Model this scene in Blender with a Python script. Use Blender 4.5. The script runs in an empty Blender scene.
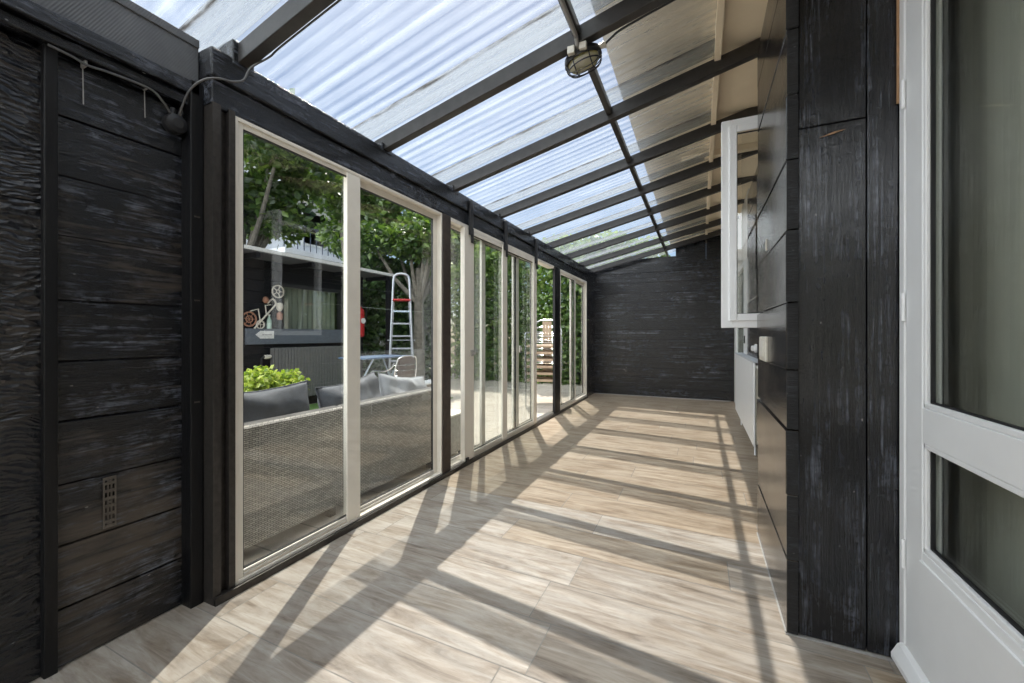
import bpy, bmesh, math, random
from mathutils import Vector, Matrix
random.seed(7)
SC = bpy.context.scene
COL = SC.collection
PI = math.pi

# ------------------------------------------------------------------ helpers
def link(o, parent=None):
    COL.objects.link(o)
    if parent is not None:
        o.parent = parent
    return o

def obj(name, bm, mat, parent=None, smooth=False, off=None, recalc=True):
    """link bm as one mesh object; off = world origin to subtract (defaults to the parent's location)"""
    if recalc:
        bmesh.ops.recalc_face_normals(bm, faces=bm.faces)
    me = bpy.data.meshes.new(name)
    if off is None and parent is not None and parent.get('_w'):
        p = parent
        v = Vector((0, 0, 0))
        while p is not None:
            v += p.location
            p = p.parent
        off = v
    if off is not None:
        bmesh.ops.translate(bm, verts=bm.verts, vec=-Vector(off))
    bm.to_mesh(me)
    bm.free()
    if smooth:
        for p in me.polygons:
            p.use_smooth = True
    me.materials.append(mat)
    o = bpy.data.objects.new(name, me)
    if parent is not None and parent.get('_w'):
        o['_w'] = 1
    return link(o, parent)

def tag(o, label=None, cat=None, group=None, kind=None):
    if label: o['label'] = label
    if cat: o['category'] = cat
    if group: o['group'] = group
    if kind: o['kind'] = kind
    return o

def thing(name, label, cat, loc=(0, 0, 0), rz=0, group=None, kind=None, world=True):
    o = bpy.data.objects.new(name, None)
    o.empty_display_size = .1
    link(o)
    o.location = loc
    o.rotation_euler = (0, 0, rz)
    if world:
        o['_w'] = 1
    return tag(o, label, cat, group, kind)

def struct(name, bm, mat, label=None, cat=None, smooth=False, parent=None):
    o = obj(name, bm, mat, parent, smooth)
    if parent is None:
        tag(o, label, cat, None, 'structure')
    return o

def copy_tree(o, parent=None):
    c = o.copy()
    COL.objects.link(c)
    c.parent = parent
    for ch in list(o.children):
        copy_tree(ch, c)
    return c

def B():
    return bmesh.new()

def box(bm, x0, x1, y0, y1, z0, z1, bev=0.0):
    t = bmesh.new()
    bmesh.ops.create_cube(t, size=1)
    for v in t.verts:
        v.co = Vector(((x0 + x1) / 2 + v.co.x * (x1 - x0), (y0 + y1) / 2 + v.co.y * (y1 - y0), (z0 + z1) / 2 + v.co.z * (z1 - z0)))
    if bev:
        bmesh.ops.bevel(t, geom=list(t.edges), offset=bev, segments=2, profile=.5, affect='EDGES')
    join(bm, t)
    return bm

def join(bm, t, M=None):
    if M is not None:
        bmesh.ops.transform(t, matrix=M, verts=t.verts)
    me = bpy.data.meshes.new('tmp')
    t.to_mesh(me)
    t.free()
    bm.from_mesh(me)
    bpy.data.meshes.remove(me)

def obox(bm, c, sx, sy, sz, M=None, bev=0.0):
    """box of size sx,sy,sz, turned by the 3x3 M, centred at c"""
    t = bmesh.new()
    bmesh.ops.create_cube(t, size=1)
    for v in t.verts:
        v.co = Vector((v.co.x * sx, v.co.y * sy, v.co.z * sz))
    if bev:
        bmesh.ops.bevel(t, geom=list(t.edges), offset=bev, segments=2, profile=.5, affect='EDGES')
    m = (M.to_4x4() if M is not None else Matrix.Identity(4))
    join(bm, t, Matrix.Translation(Vector(c)) @ m)
    return bm

def bar(bm, a, b, w, h, up=(0, 0, 1), bev=0.0):
    """box beam from a to b, w wide sideways, h high"""
    a, b = Vector(a), Vector(b)
    d = (b - a)
    L = d.length
    d.normalize()
    s = d.cross(Vector(up)).normalized()
    u = s.cross(d).normalized()
    M = Matrix((d, s, u)).transposed()
    return obox(bm, (a + b) / 2, L, w, h, M, bev)

def tube(bm, pts, r, n=8, closed=False, cap=True):
    pts = [Vector(p) for p in pts]
    N = len(pts)
    rings = []
    prev = None
    for i, p in enumerate(pts):
        if closed:
            d = (pts[(i + 1) % N] - pts[i - 1])
        elif i == 0:
            d = pts[1] - p
        elif i == N - 1:
            d = p - pts[i - 1]
        else:
            d = pts[i + 1] - pts[i - 1]
        d.normalize()
        ref = prev if prev is not None else (Vector((0, 0, 1)) if abs(d.z) < .9 else Vector((1, 0, 0)))
        s = (ref - d * ref.dot(d))
        if s.length < 1e-5:
            s = d.orthogonal()
        s.normalize()
        prev = s
        u = d.cross(s)
        rr = r[i] if isinstance(r, (list, tuple)) else r
        rings.append([bm.verts.new(p + (s * math.cos(2 * PI * k / n) + u * math.sin(2 * PI * k / n)) * rr) for k in range(n)])
    for i in range(N if closed else N - 1):
        a, b = rings[i], rings[(i + 1) % N]
        for k in range(n):
            bm.faces.new((a[k], a[(k + 1) % n], b[(k + 1) % n], b[k]))
    if cap and not closed:
        bm.faces.new(rings[0][::-1])
        bm.faces.new(rings[-1])
    return bm

def smoothpts(pts, sub=6, closed=False):
    P = [Vector(p) for p in pts]
    out = []
    N = len(P)
    for i in range(N if closed else N - 1):
        if closed:
            p0, p1, p2, p3 = P[i - 1], P[i], P[(i + 1) % N], P[(i + 2) % N]
        else:
            p0, p1, p2, p3 = P[max(i - 1, 0)], P[i], P[i + 1], P[min(i + 2, N - 1)]
        for k in range(sub):
            t = k / sub
            out.append(.5 * ((2 * p1) + (p2 - p0) * t + (2 * p0 - 5 * p1 + 4 * p2 - p3) * t * t + (3 * p1 - p0 - 3 * p2 + p3) * t ** 3))
    if not closed:
        out.append(P[-1])
    return out

def lathe(bm, prof, n=24, M=None):
    t = bmesh.new()
    rings = []
    for r, z in prof:
        rings.append([t.verts.new((r * math.cos(2 * PI * k / n), r * math.sin(2 * PI * k / n), z)) for k in range(n)])
    for a, b in zip(rings, rings[1:]):
        for k in range(n):
            t.faces.new((a[k], a[(k + 1) % n], b[(k + 1) % n], b[k]))
    t.faces.new(rings[0][::-1])
    t.faces.new(rings[-1])
    join(bm, t, M)
    return bm

def prism(bm, poly, axis, a, b):
    """extrude a 2-D outline along axis 'x','y','z' between a and b"""
    def pt(u, v, w):
        return {'x': (w, u, v), 'y': (u, w, v), 'z': (u, v, w)}[axis]
    lo = [bm.verts.new(pt(u, v, a)) for u, v in poly]
    hi = [bm.verts.new(pt(u, v, b)) for u, v in poly]
    n = len(poly)
    bm.faces.new(lo[::-1])
    bm.faces.new(hi)
    for k in range(n):
        bm.faces.new((lo[k], lo[(k + 1) % n], hi[(k + 1) % n], hi[k]))
    return bm

# ------------------------------------------------------------------ materials
class NT:
    def __init__(s, name):
        s.m = bpy.data.materials.new(name)
        s.m.use_nodes = True
        s.t = s.m.node_tree
        s.t.nodes.clear()
        s.out = s.n('ShaderNodeOutputMaterial')
    def n(s, typ, **kw):
        x = s.t.nodes.new(typ)
        for k, v in kw.items():
            if k.startswith('i_'):
                x.inputs[k[2:].replace('_', ' ')].default_value = v
            else:
                setattr(x, k, v)
        return x
    def l(s, a, b):
        s.t.links.new(a, b)
    def surf(s, sock):
        s.l(sock, s.out.inputs['Surface'])
    def coord(s, kind='Object', scale=(1, 1, 1), loc=(0, 0, 0), rot=(0, 0, 0)):
        c = s.n('ShaderNodeTexCoord')
        m = s.n('ShaderNodeMapping')
        m.inputs['Scale'].default_value = scale
        m.inputs['Location'].default_value = loc
        m.inputs['Rotation'].default_value = rot
        s.l(c.outputs[kind], m.inputs['Vector'])
        return m.outputs['Vector']
    def noise(s, vec, scale=5, detail=4, rough=.6, dist=0):
        x = s.n('ShaderNodeTexNoise')
        x.inputs['Scale'].default_value = scale
        x.inputs['Detail'].default_value = detail
        x.inputs['Roughness'].default_value = rough
        x.inputs['Distortion'].default_value = dist
        if vec is not None:
            s.l(vec, x.inputs['Vector'])
        return x.outputs['Fac']
    def ramp(s, fac, stops, interp='LINEAR'):
        r = s.n('ShaderNodeValToRGB')
        r.color_ramp.interpolation = interp
        e = r.color_ramp.elements
        while len(e) < len(stops):
            e.new(.5)
        for k, (p, c) in enumerate(stops):
            e[k].position = p
            e[k].color = (c[0], c[1], c[2], 1) if isinstance(c, (tuple, list)) else (c, c, c, 1)
        s.l(fac, r.inputs['Fac'])
        return r.outputs['Color']
    def mix(s, fac, a, b, typ='MIX'):
        x = s.n('ShaderNodeMix', data_type='RGBA', blend_type=typ)
        for sock, v in ((x.inputs[0], fac), (x.inputs[6], a), (x.inputs[7], b)):
            if hasattr(v, 'links') or isinstance(v, bpy.types.NodeSocket):
                s.l(v, sock)
            else:
                sock.default_value = (v[0], v[1], v[2], 1) if isinstance(v, (tuple, list)) else v
        return x.outputs[2]
    def math(s, op, a, b=0.0, clamp=False):
        x = s.n('ShaderNodeMath', operation=op)
        x.use_clamp = clamp
        for sock, v in ((x.inputs[0], a), (x.inputs[1], b)):
            if isinstance(v, bpy.types.NodeSocket):
                s.l(v, sock)
            else:
                sock.default_value = v
        return x.outputs[0]
    def bump(s, h, strength=.3, dist=.01, normal=None):
        b = s.n('ShaderNodeBump')
        b.inputs['Strength'].default_value = strength
        b.inputs['Distance'].default_value = dist
        s.l(h, b.inputs['Height'])
        if normal is not None:
            s.l(normal, b.inputs['Normal'])
        return b.outputs['Normal']
    def princ(s, color, rough=.5, metal=0, normal=None, spec=.5, trans=0, coat=0):
        p = s.n('ShaderNodeBsdfPrincipled')
        for nm, v in (('Base Color', color), ('Roughness', rough), ('Metallic', metal), ('Specular IOR Level', spec), ('Coat Weight', coat)):
            if isinstance(v, bpy.types.NodeSocket):
                s.l(v, p.inputs[nm])
            else:
                p.inputs[nm].default_value = (v[0], v[1], v[2], 1) if isinstance(v, (tuple, list)) else v
        if normal is not None:
            s.l(normal, p.inputs['Normal'])
        return p.outputs['BSDF']

def simple(name, col, rough=.5, metal=0, nscale=30, var=.12, bump=.05, spec=.5):
    t = NT(name)
    v = t.coord('Object')
    n = t.noise(v, nscale, 4)
    lo = tuple(c * (1 - var) for c in col)
    hi = tuple(min(1, c * (1 + var)) for c in col)
    c = t.ramp(n, [(.3, lo), (.7, hi)])
    t.surf(t.princ(c, rough, metal, t.bump(n, bump, .004) if bump else None, spec))
    return t.m

def black_wood(name, grain='Y', wear_reflect=.35, base=(.0035, .0042, .0065), rough=(.10, .24), bumps=.8, scale=1.0, spec=.62, wear_reflect_lo=.60, dull=1.0, depth=.006, foot=0, elong=1.2):
    """brushed-on glossy black paint over rough timber, worn to brown in patches, tan floor reflection and bluish sheen painted in; grain = long axis"""
    t = NT(name)
    s = {'X': (elong, 14, 14), 'Y': (14, elong, 14), 'Z': (14, 14, elong)}[grain]
    s = tuple(q * scale for q in s)
    v = t.coord('Object', s)
    v1 = t.coord('Object', (1, 1, 1))
    g = t.noise(v, 1.6, 8, .68, .8)
    g2 = t.noise(v, 7, 6, .75)
    big = t.noise(v1, 1.7, 4, .6)
    med = t.noise(v1, 11, 6, .7, .4)
    glint = t.noise(t.coord('Object', tuple(1 + (q - 1) * .25 for q in s)), 26, 4, .7)
    h = t.math('ADD', t.math('MULTIPLY', g, 1.0), t.math('MULTIPLY', g2, .5))
    h = t.math('ADD', h, t.math('MULTIPLY', med, .7))
    h = t.math('ADD', h, t.math('MULTIPLY', glint, .28))
    wsum = t.math('ADD', t.math('MULTIPLY', g, .5), t.math('MULTIPLY', big, .6))
    if foot:  # more tan low down, painting in the floor's reflection on top of real wear
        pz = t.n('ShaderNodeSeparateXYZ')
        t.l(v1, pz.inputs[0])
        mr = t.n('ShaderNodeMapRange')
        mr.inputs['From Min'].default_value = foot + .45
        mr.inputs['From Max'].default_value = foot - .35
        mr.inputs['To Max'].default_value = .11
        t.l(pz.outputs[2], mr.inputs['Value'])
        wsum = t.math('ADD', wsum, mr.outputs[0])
    wm = t.ramp(wsum, [(wear_reflect_lo, 0), (wear_reflect_lo + .14, 1)])
    col = t.mix(t.math('MULTIPLY', wm, wear_reflect), base, (.12, .095, .072))
    scuff_sheen = t.ramp(t.math('MULTIPLY', t.math('ADD', g2, med), .5), [(.46, 0), (.58, 1)])
    streak = t.ramp(t.noise(t.coord('Object', tuple(q * 1.5 for q in s)), 3.2, 7, .75, .5), [(.46, 0), (.60, 1)])
    patch = t.ramp(t.noise(t.coord('Object', tuple(1 + (q - 1) * .22 for q in s)), 2.4, 5, .6, .5), [(.42, .10), (.58, 1)])
    col = t.mix(t.math('MULTIPLY', t.math('MULTIPLY', scuff_sheen, streak), t.math('MULTIPLY', patch, dull)), col, (.125, .138, .172))  # blue-grey streaks: brush marks and dull paint, with bluish highlights painted in
    vo = t.n('ShaderNodeTexVoronoi')
    vo.inputs['Scale'].default_value = 17
    t.l(t.coord('Object', tuple(1 + (q - 1) * .1 for q in s)), vo.inputs['Vector'])
    chip = t.math('MULTIPLY', t.ramp(vo.outputs['Distance'], [(.06, 1), (.12, 0)]), t.ramp(med, [(.55, 0), (.6, 1)]))
    col = t.mix(t.math('MULTIPLY', chip, .6 if dull else 0), col, (.34, .33, .32))
    r = t.n('ShaderNodeMapRange')
    r.inputs['From Min'].default_value = .3
    r.inputs['From Max'].default_value = .7
    r.inputs['To Min'].default_value = rough[0]
    r.inputs['To Max'].default_value = rough[1]
    t.l(big, r.inputs['Value'])
    t.surf(t.princ(col, r.outputs[0], 0, t.bump(h, bumps, depth), spec))
    return t.m

M = {}
M['black_h'] = black_wood('black painted boards', 'Y', .55, wear_reflect_lo=.59, foot=.62)
M['black_back'] = black_wood('black boards across', 'X', .30, rough=(.12, .28), bumps=.9, wear_reflect_lo=.6, scale=.6, elong=.4, dull=.75)
M['black_v'] = black_wood('black upright boards', 'Z', .05, rough=(.12, .28), bumps=.6, elong=.5, dull=.8)
M['black_pier'] = black_wood('black pier boards', 'Y', .6, rough=(.10, .22), bumps=.35, wear_reflect_lo=.55, depth=.003, dull=.5, foot=.85)
M['black_plain'] = black_wood('black batten paint', 'Z', .0, base=(.003, .003, .004), rough=(.35, .6), bumps=.4, spec=.4, dull=0)
M['black_beam'] = black_wood('black beam paint', 'Y', .02, rough=(.10, .22), bumps=1.0, scale=.6, depth=.008)
M['black_end'] = black_wood('black end grain', 'X', .1, base=(.004, .004, .005), rough=(.4, .6), bumps=1.0, scale=2.5, spec=.5, dull=.3)

def osb():
    t = NT('black painted strand board')
    v = t.coord('Object', (1, 1, 1))
    vo = t.n('ShaderNodeTexVoronoi', feature='F1')
    vo.inputs['Scale'].default_value = 44
    d = t.n('ShaderNodeVectorMath', operation='ADD')
    nz = t.n('ShaderNodeTexNoise')
    nz.inputs['Scale'].default_value = 5
    t.l(v, nz.inputs['Vector'])
    sc_ = t.n('ShaderNodeVectorMath', operation='SCALE')
    sc_.inputs['Scale'].default_value = .12
    t.l(nz.outputs['Color'], sc_.inputs[0])
    t.l(v, d.inputs[0])
    t.l(sc_.outputs[0], d.inputs[1])
    m2 = t.n('ShaderNodeMapping')
    m2.inputs['Scale'].default_value = (1, .45, 1.6)
    t.l(d.outputs[0], m2.inputs['Vector'])
    t.l(m2.outputs[0], vo.inputs['Vector'])
    n = t.noise(v, 60, 4, .7)
    h = t.math('ADD', vo.outputs['Distance'], t.math('MULTIPLY', n, .4))
    big = t.noise(v, 2, 3)
    w = t.math('MULTIPLY', t.ramp(t.math('ADD', t.math('MULTIPLY', vo.outputs['Color'], .5), t.math('MULTIPLY', big, .5)), [(.5, 0), (.75, 1)]), .3)
    c = t.mix(w, (.005, .006, .009), (.10, .08, .06))
    t.surf(t.princ(c, .18, 0, t.bump(h, .9, .010), .7))
    return t.m
M['osb'] = osb()
def grey_board():
    t = NT('grey ribbed fascia board')
    v = t.coord('Object', (1, 1, 1), rot=(.5, 0, 0))
    w = t.n('ShaderNodeTexWave', wave_type='BANDS', bands_direction='Y')
    w.inputs['Scale'].default_value = 38
    t.l(v, w.inputs['Vector'])
    n = t.noise(t.coord('Object'), 6, 5)
    c = t.ramp(n, [(.3, (.085, .088, .095)), (.7, (.13, .134, .142))])
    t.surf(t.princ(c, .45, 0, t.bump(w.outputs['Fac'], .22, .003)))
    return t.m
M['grey_board'] = grey_board()
M['steel'] = simple('dark bronze steel', (.045, .040, .037), .38, .3, 40, .3, .1)
M['rafter'] = simple('dark grey rafter paint', (.036, .033, .032), .38, 0, 20, .25, .2)
M['alu'] = simple('cream coated aluminium', (.88, .83, .74), .38, 0, 8, .04, .02)
M['alu_track'] = simple('bright aluminium track', (.75, .75, .74), .28, .7, 20, .05, .02)
M['gasket'] = simple('black rubber gasket', (.012, .012, .013), .6)
M['white'] = simple('white gloss paint', (.86, .87, .88), .3, 0, 6, .02, .02)
M['white_wall'] = simple('white plaster', (.78, .77, .74), .7, 0, 12, .04, .1)
M['cream'] = simple('cream painted soffit', (.95, .83, .65), .7, 0, 2.2, .06, .05)
M['plastic'] = simple('aged white plastic', (.66, .62, .54), .4)
M['grey_plastic'] = simple('grey cable sheath', (.30, .29, .28), .45)
M['cable'] = simple('dark grey cable', (.11, .108, .108), .25)
M['black_plastic'] = simple('black plastic', (.02, .02, .022), .35)
M['galv'] = simple('galvanised strip', (.12, .105, .09), .4, .5, 60, .3, .2)
M['bare_wood'] = simple('bare splintered wood', (.36, .21, .11), .7, 0, 40, .2, .2)
M['caulk'] = simple('pale grout line', (.34, .33, .315), .8, 0, 40, .15, .2)
M['brass'] = simple('steel fittings', (.55, .53, .5), .3, .9)

def glass(name, tint=(1, 1, 1), mult=1.0, coat=0.0):
    t = NT(name)
    f = t.n('ShaderNodeFresnel')
    ge = t.n('ShaderNodeNewGeometry')
    # the same reflectance on the way into the pane and on the way out of it
    t.l(t.math('SUBTRACT', 1.5, t.math('MULTIPLY', ge.outputs['Backfacing'], 1.5 - 1 / 1.5)), f.inputs['IOR'])
    tr = t.n('ShaderNodeBsdfTransparent')
    tr.inputs['Color'].default_value = (*tint, 1)
    gl = t.n('ShaderNodeBsdfGlossy')
    gl.inputs['Roughness'].default_value = .0
    mx = t.n('ShaderNodeMixShader')
    t.l(t.math('ADD', t.math('MULTIPLY', f.outputs[0], mult), coat, True), mx.inputs[0])
    t.l(tr.outputs[0], mx.inputs[1])
    t.l(gl.outputs[0], mx.inputs[2])
    t.surf(mx.outputs[0])
    return t.m
M['glass'] = glass('window glass', (.955, .97, .965), .30, .09)
M['glass_dark'] = glass('door glass', (.90, .92, .90), .6, .05)

def sheet():
    """corrugated clear polycarbonate, weathered: lets light through in bands along the corrugations"""
    t = NT('weathered corrugated polycarbonate')
    v = t.coord('Object', (1, 1, 1))
    nz = t.noise(t.coord('Object', (.35, 3, 1)), 2.5, 3)
    w = t.n('ShaderNodeTexWave', wave_type='BANDS', bands_direction='Y', wave_profile='SIN')
    w.inputs['Scale'].default_value = 4.1
    w.inputs['Distortion'].default_value = .6
    w.inputs['Detail'].default_value = 1
    w.inputs['Detail Scale'].default_value = .6
    t.l(v, w.inputs['Vector'])
    streak = t.noise(t.coord('Object', (.35, 22, 1)), 1.1, 6, .66)
    blot = t.noise(t.coord('Object', (.8, 2.2, 1)), 3.2, 6, .7)
    a = t.math('ADD', t.math('MULTIPLY', w.outputs['Fac'], .25), t.math('MULTIPLY', streak, .95))
    a = t.math('ADD', a, t.math('MULTIPLY', blot, .42))
    fac = t.n('ShaderNodeMapRange')
    fac.inputs['From Min'].default_value = .42
    fac.inputs['From Max'].default_value = 1.05
    fac.inputs['To Min'].default_value = .50
    fac.inputs['To Max'].default_value = .06
    t.l(a, fac.inputs['Value'])
    tr = t.n('ShaderNodeBsdfTransparent')
    tr.inputs['Color'].default_value = (.87, .89, .91, 1)
    tl = t.n('ShaderNodeBsdfTranslucent')
    tl.inputs['Color'].default_value = (.62, .68, .75, 1)
    df = t.n('ShaderNodeBsdfDiffuse')
    df.inputs['Color'].default_value = (.52, .46, .38, 1)
    m1 = t.n('ShaderNodeMixShader')
    m1.inputs[0].default_value = .3
    t.l(tl.outputs[0], m1.inputs[1])
    t.l(df.outputs[0], m1.inputs[2])
    m2 = t.n('ShaderNodeMixShader')
    t.l(fac.outputs[0], m2.inputs[0])
    t.l(tr.outputs[0], m2.inputs[1])
    t.l(m1.outputs[0], m2.inputs[2])
    gl = t.n('ShaderNodeBsdfGlossy')
    gl.inputs['Roughness'].default_value = .15
    fr = t.n('ShaderNodeFresnel')
    ge = t.n('ShaderNodeNewGeometry')
    t.l(t.math('SUBTRACT', 1.45, t.math('MULTIPLY', ge.outputs['Backfacing'], 1.45 - 1 / 1.45)), fr.inputs['IOR'])
    m3 = t.n('ShaderNodeMixShader')
    t.l(t.math('MULTIPLY', fr.outputs[0], .6), m3.inputs[0])
    t.l(m2.outputs[0], m3.inputs[1])
    t.l(gl.outputs[0], m3.inputs[2])
    t.surf(m3.outputs[0])
    return t.m
M['sheet'] = sheet()

def tile_mat():
    t = NT('wood look porcelain tile')
    at = t.n('ShaderNodeAttribute', attribute_name='rnd')
    uv = t.n('ShaderNodeUVMap')
    uv.uv_map = 'UVMap'
    mp = t.n('ShaderNodeMapping')
    mp.inputs['Scale'].default_value = (1.1, 9, 1)
    t.l(uv.outputs[0], mp.inputs['Vector'])
    v = mp.outputs['Vector']
    g = t.noise(v, 2.2, 9, .66, .9)
    fine = t.noise(v, 9, 6, .7, .3)
    mp2 = t.n('ShaderNodeMapping')
    mp2.inputs['Scale'].default_value = (1.4, 3, 1)
    t.l(uv.outputs[0], mp2.inputs['Vector'])
    blot = t.noise(mp2.outputs['Vector'], 2.6, 5, .65, .6)
    c = t.ramp(g, [(.28, (.12, .094, .072)), (.42, (.265, .22, .175)), (.54, (.36, .317, .268)), (.70, (.50, .47, .43))])
    c = t.mix(t.ramp(blot, [(.42, .0), (.66, .6)]), c, (.47, .448, .414))
    c = t.mix(t.ramp(fine, [(.54, 0), (.70, .5)]), c, (.22, .18, .145))
    tone = t.ramp(at.outputs['Fac'], [(0, (.83, .73, .61)), (.42, (.96, .87, .75)), (.45, (.76, .73, .70)), (1, (1.0, .99, .98))])
    c = t.mix(1.0, c, tone, 'MULTIPLY')
    t.surf(t.princ(c, t.math('ADD', .30, t.math('MULTIPLY', fine, .25)), 0, t.bump(t.math('ADD', g, t.math('MULTIPLY', fine, .5)), .12, .003), .45))
    return t.m
M['tile'] = tile_mat()
M['grout'] = simple('grey grout', (.26, .245, .225), .9)

def wicker():
    t = NT('grey woven wicker')
    v = t.coord('Object', (1, 1, 1))
    br = t.n('ShaderNodeTexBrick')
    br.inputs['Scale'].default_value = 1
    br.inputs['Mortar Size'].default_value = .0022
    br.inputs['Mortar Smooth'].default_value = .6
    br.inputs['Brick Width'].default_value = .034
    br.inputs['Row Height'].default_value = .011
    br.inputs['Color1'].default_value = (.66, .62, .56, 1)
    br.inputs['Color2'].default_value = (.40, .375, .345, 1)
    br.inputs['Mortar'].default_value = (.05, .047, .044, 1)
    sx = t.n('ShaderNodeSeparateXYZ')
    t.l(v, sx.inputs[0])
    cb = t.n('ShaderNodeCombineXYZ')
    t.l(t.math('ADD', sx.outputs[0], sx.outputs[1]), cb.inputs[0])
    t.l(sx.outputs[2], cb.inputs[1])
    t.l(cb.outputs[0], br.inputs['Vector'])
    n = t.noise(v, 5, 3)
    c = t.mix(t.ramp(n, [(.35, .0), (.7, .4)]), br.outputs['Color'], (.22, .21, .2), 'MIX')
    t.surf(t.princ(c, .55, 0, t.bump(br.outputs['Fac'], -.9, .004)))
    return t.m
M['wicker'] = wicker()
M['cushion'] = simple('slate grey cushion cloth', (.085, .093, .11), .75, 0, 14, .2, .25)
M['cushion_light'] = simple('pale grey cushion cloth', (.30, .31, .33), .8, 0, 14, .15, .2)
def paving():
    t = NT('pale terrace paving')
    v = t.coord('Object', (1, 1, 1))
    br = t.n('ShaderNodeTexBrick')
    br.offset = 0.5
    br.inputs['Scale'].default_value = 1
    br.inputs['Mortar Size'].default_value = .006
    br.inputs['Brick Width'].default_value = .6
    br.inputs['Row Height'].default_value = .3
    br.inputs['Color1'].default_value = (.52, .465, .40, 1)
    br.inputs['Color2'].default_value = (.45, .40, .345, 1)
    br.inputs['Mortar'].default_value = (.2, .18, .16, 1)
    t.l(v, br.inputs['Vector'])
    n = t.noise(v, 7, 5)
    c = t.mix(t.math('MULTIPLY', n, .35), br.outputs['Color'], (.3, .27, .23))
    t.surf(t.princ(c, .75, 0, t.bump(n, .2, .004)))
    return t.m
M['terrace'] = paving()
def grass_m():
    return simple('lawn green', (.10, .20, .045), .9, 0, 40, .5, .5)
M['grass'] = grass_m()

def leaf(name, cols, trans=.45):
    t = NT(name)
    g = t.n('ShaderNodeNewGeometry')
    c = t.ramp(g.outputs['Random Per Island'], [(i / (len(cols) - 1), q) for i, q in enumerate(cols)])
    d = t.n('ShaderNodeBsdfDiffuse')
    tl = t.n('ShaderNodeBsdfTranslucent')
    gl = t.n('ShaderNodeBsdfGlossy')
    gl.inputs['Roughness'].default_value = .35
    t.l(c, d.inputs[0])
    t.l(t.mix(1.0, c, (1.0, 1.0, .55), 'MULTIPLY'), tl.inputs[0])
    m = t.n('ShaderNodeMixShader')
    m.inputs[0].default_value = trans
    t.l(d.outputs[0], m.inputs[1])
    t.l(tl.outputs[0], m.inputs[2])
    m2 = t.n('ShaderNodeMixShader')
    m2.inputs[0].default_value = .06
    t.l(m.outputs[0], m2.inputs[1])
    t.l(gl.outputs[0], m2.inputs[2])
    t.surf(m2.outputs[0])
    return t.m
M['leaf_tree'] = leaf('tree leaves', [(.03, .065, .018), (.07, .14, .03), (.20, .31, .07)], .5)
M['leaf_dark'] = leaf('dark hedge leaves', [(.03, .07, .025), (.06, .13, .035), (.12, .22, .06)], .4)
M['leaf_lime'] = leaf('lime leaves', [(.14, .24, .03), (.42, .56, .08), (.68, .74, .22)], .45)
M['leaf_ivy'] = leaf('ivy leaves', [(.06, .13, .03), (.14, .26, .06), (.30, .42, .12)], .5)
M['bark'] = simple('grey bark', (.17, .155, .13), .9, 0, 12, .4, .7)
M['shed'] = black_wood('shed boards', 'Y', .0, base=(.007, .0075, .010), rough=(.5, .7), bumps=.3, spec=.2, dull=0)
M['shed_fascia'] = simple('pale grey roof edge', (.62, .62, .60), .5)
M['soffit_grey'] = simple('grey soffit', (.09, .094, .105), .6)
M['blue_grey'] = simple('blue grey board', (.115, .135, .165), .5)
M['anthracite'] = simple('grey enamel', (.15, .15, .15), .45)
M['curtain'] = simple('grey green curtain', (.30, .33, .26), .85, 0, 3, .2, 0)
M['blind'] = simple('grey beige blind', (.58, .56, .50), .85, 0, 4, .06, .03)
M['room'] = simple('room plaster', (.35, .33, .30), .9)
M['red'] = simple('red enamel', (.45, .022, .025), .35)
M['ornament'] = simple('rusty ornament metal', (.40, .20, .13), .5, .2)
M['ornament_pale'] = simple('pale ornament metal', (.66, .62, .54), .45, .1)
M['mint'] = simple('mint enamel', (.45, .6, .52), .4)
M['sign'] = simple('white sign board', (.75, .75, .74), .5)
M['sign_grey'] = simple('grey print', (.35, .35, .36), .6)
M['ladder'] = simple('brushed aluminium', (.42, .44, .48), .35, .6, 30, .06, .05)
M['blue'] = simple('blue table top', (.07, .13, .23), .4)
M['pale_blue'] = simple('pale blue steel', (.45, .56, .66), .4)
M['brown_weave'] = simple('brown woven seat', (.13, .10, .085), .7, 0, 80, .35, .4)
M['slat'] = simple('tan slat seat', (.36, .265, .18), .55, 0, 20, .15, .1)
M['chrome'] = simple('polished tube', (.72, .74, .76), .2, .9, 20, .03, 0)
M['planter'] = simple('grey brown planter', (.20, .175, .15), .8)
M['terracotta'] = simple('dark pot', (.10, .09, .085), .6)
M['facade'] = simple('white rendered facade', (.72, .74, .78), .8, 0, 2, .05, .02)
M['facade_glass'] = simple('dark window glazing', (.07, .09, .13), .15)
M['rail_blue'] = simple('dark blue railing', (.03, .045, .09), .5)
M['lampglass'] = leaf('frosted lamp glass', [(.85, .80, .70), (.88, .83, .73)], .6)

# ------------------------------------------------------------------ camera
F = 406.0
cam = bpy.data.cameras.new('camera')
cam.sensor_fit = 'HORIZONTAL'
cam.sensor_width = 36
cam.lens = F / 1024 * 36
cam.shift_y = -6.5 / 1024
cam.clip_start = .02
cam.clip_end = 300
co = link(bpy.data.objects.new('camera', cam))
co.location = (0, 0, 1.2)
co.rotation_euler = (PI / 2, 0, math.atan(188 / F))
SC.camera = co

# ------------------------------------------------------------------ world, sun
wd = bpy.data.worlds.new('sky')
SC.world = wd
wd.use_nodes = True
nt = wd.node_tree
nt.nodes.clear()
sky = nt.nodes.new('ShaderNodeTexSky')
sky.sky_type = 'NISHITA'
sky.sun_disc = False
sky.sun_elevation = math.radians(58.7)
SUN = Vector((-.289, .535, 1.0)).normalized()
sky.sun_rotation = math.atan2(SUN.x, SUN.y)
sky.air_density = 1.0
sky.dust_density = .6
bg = nt.nodes.new('ShaderNodeBackground')
bg.inputs['Strength'].default_value = .098
ow = nt.nodes.new('ShaderNodeOutputWorld')
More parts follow.
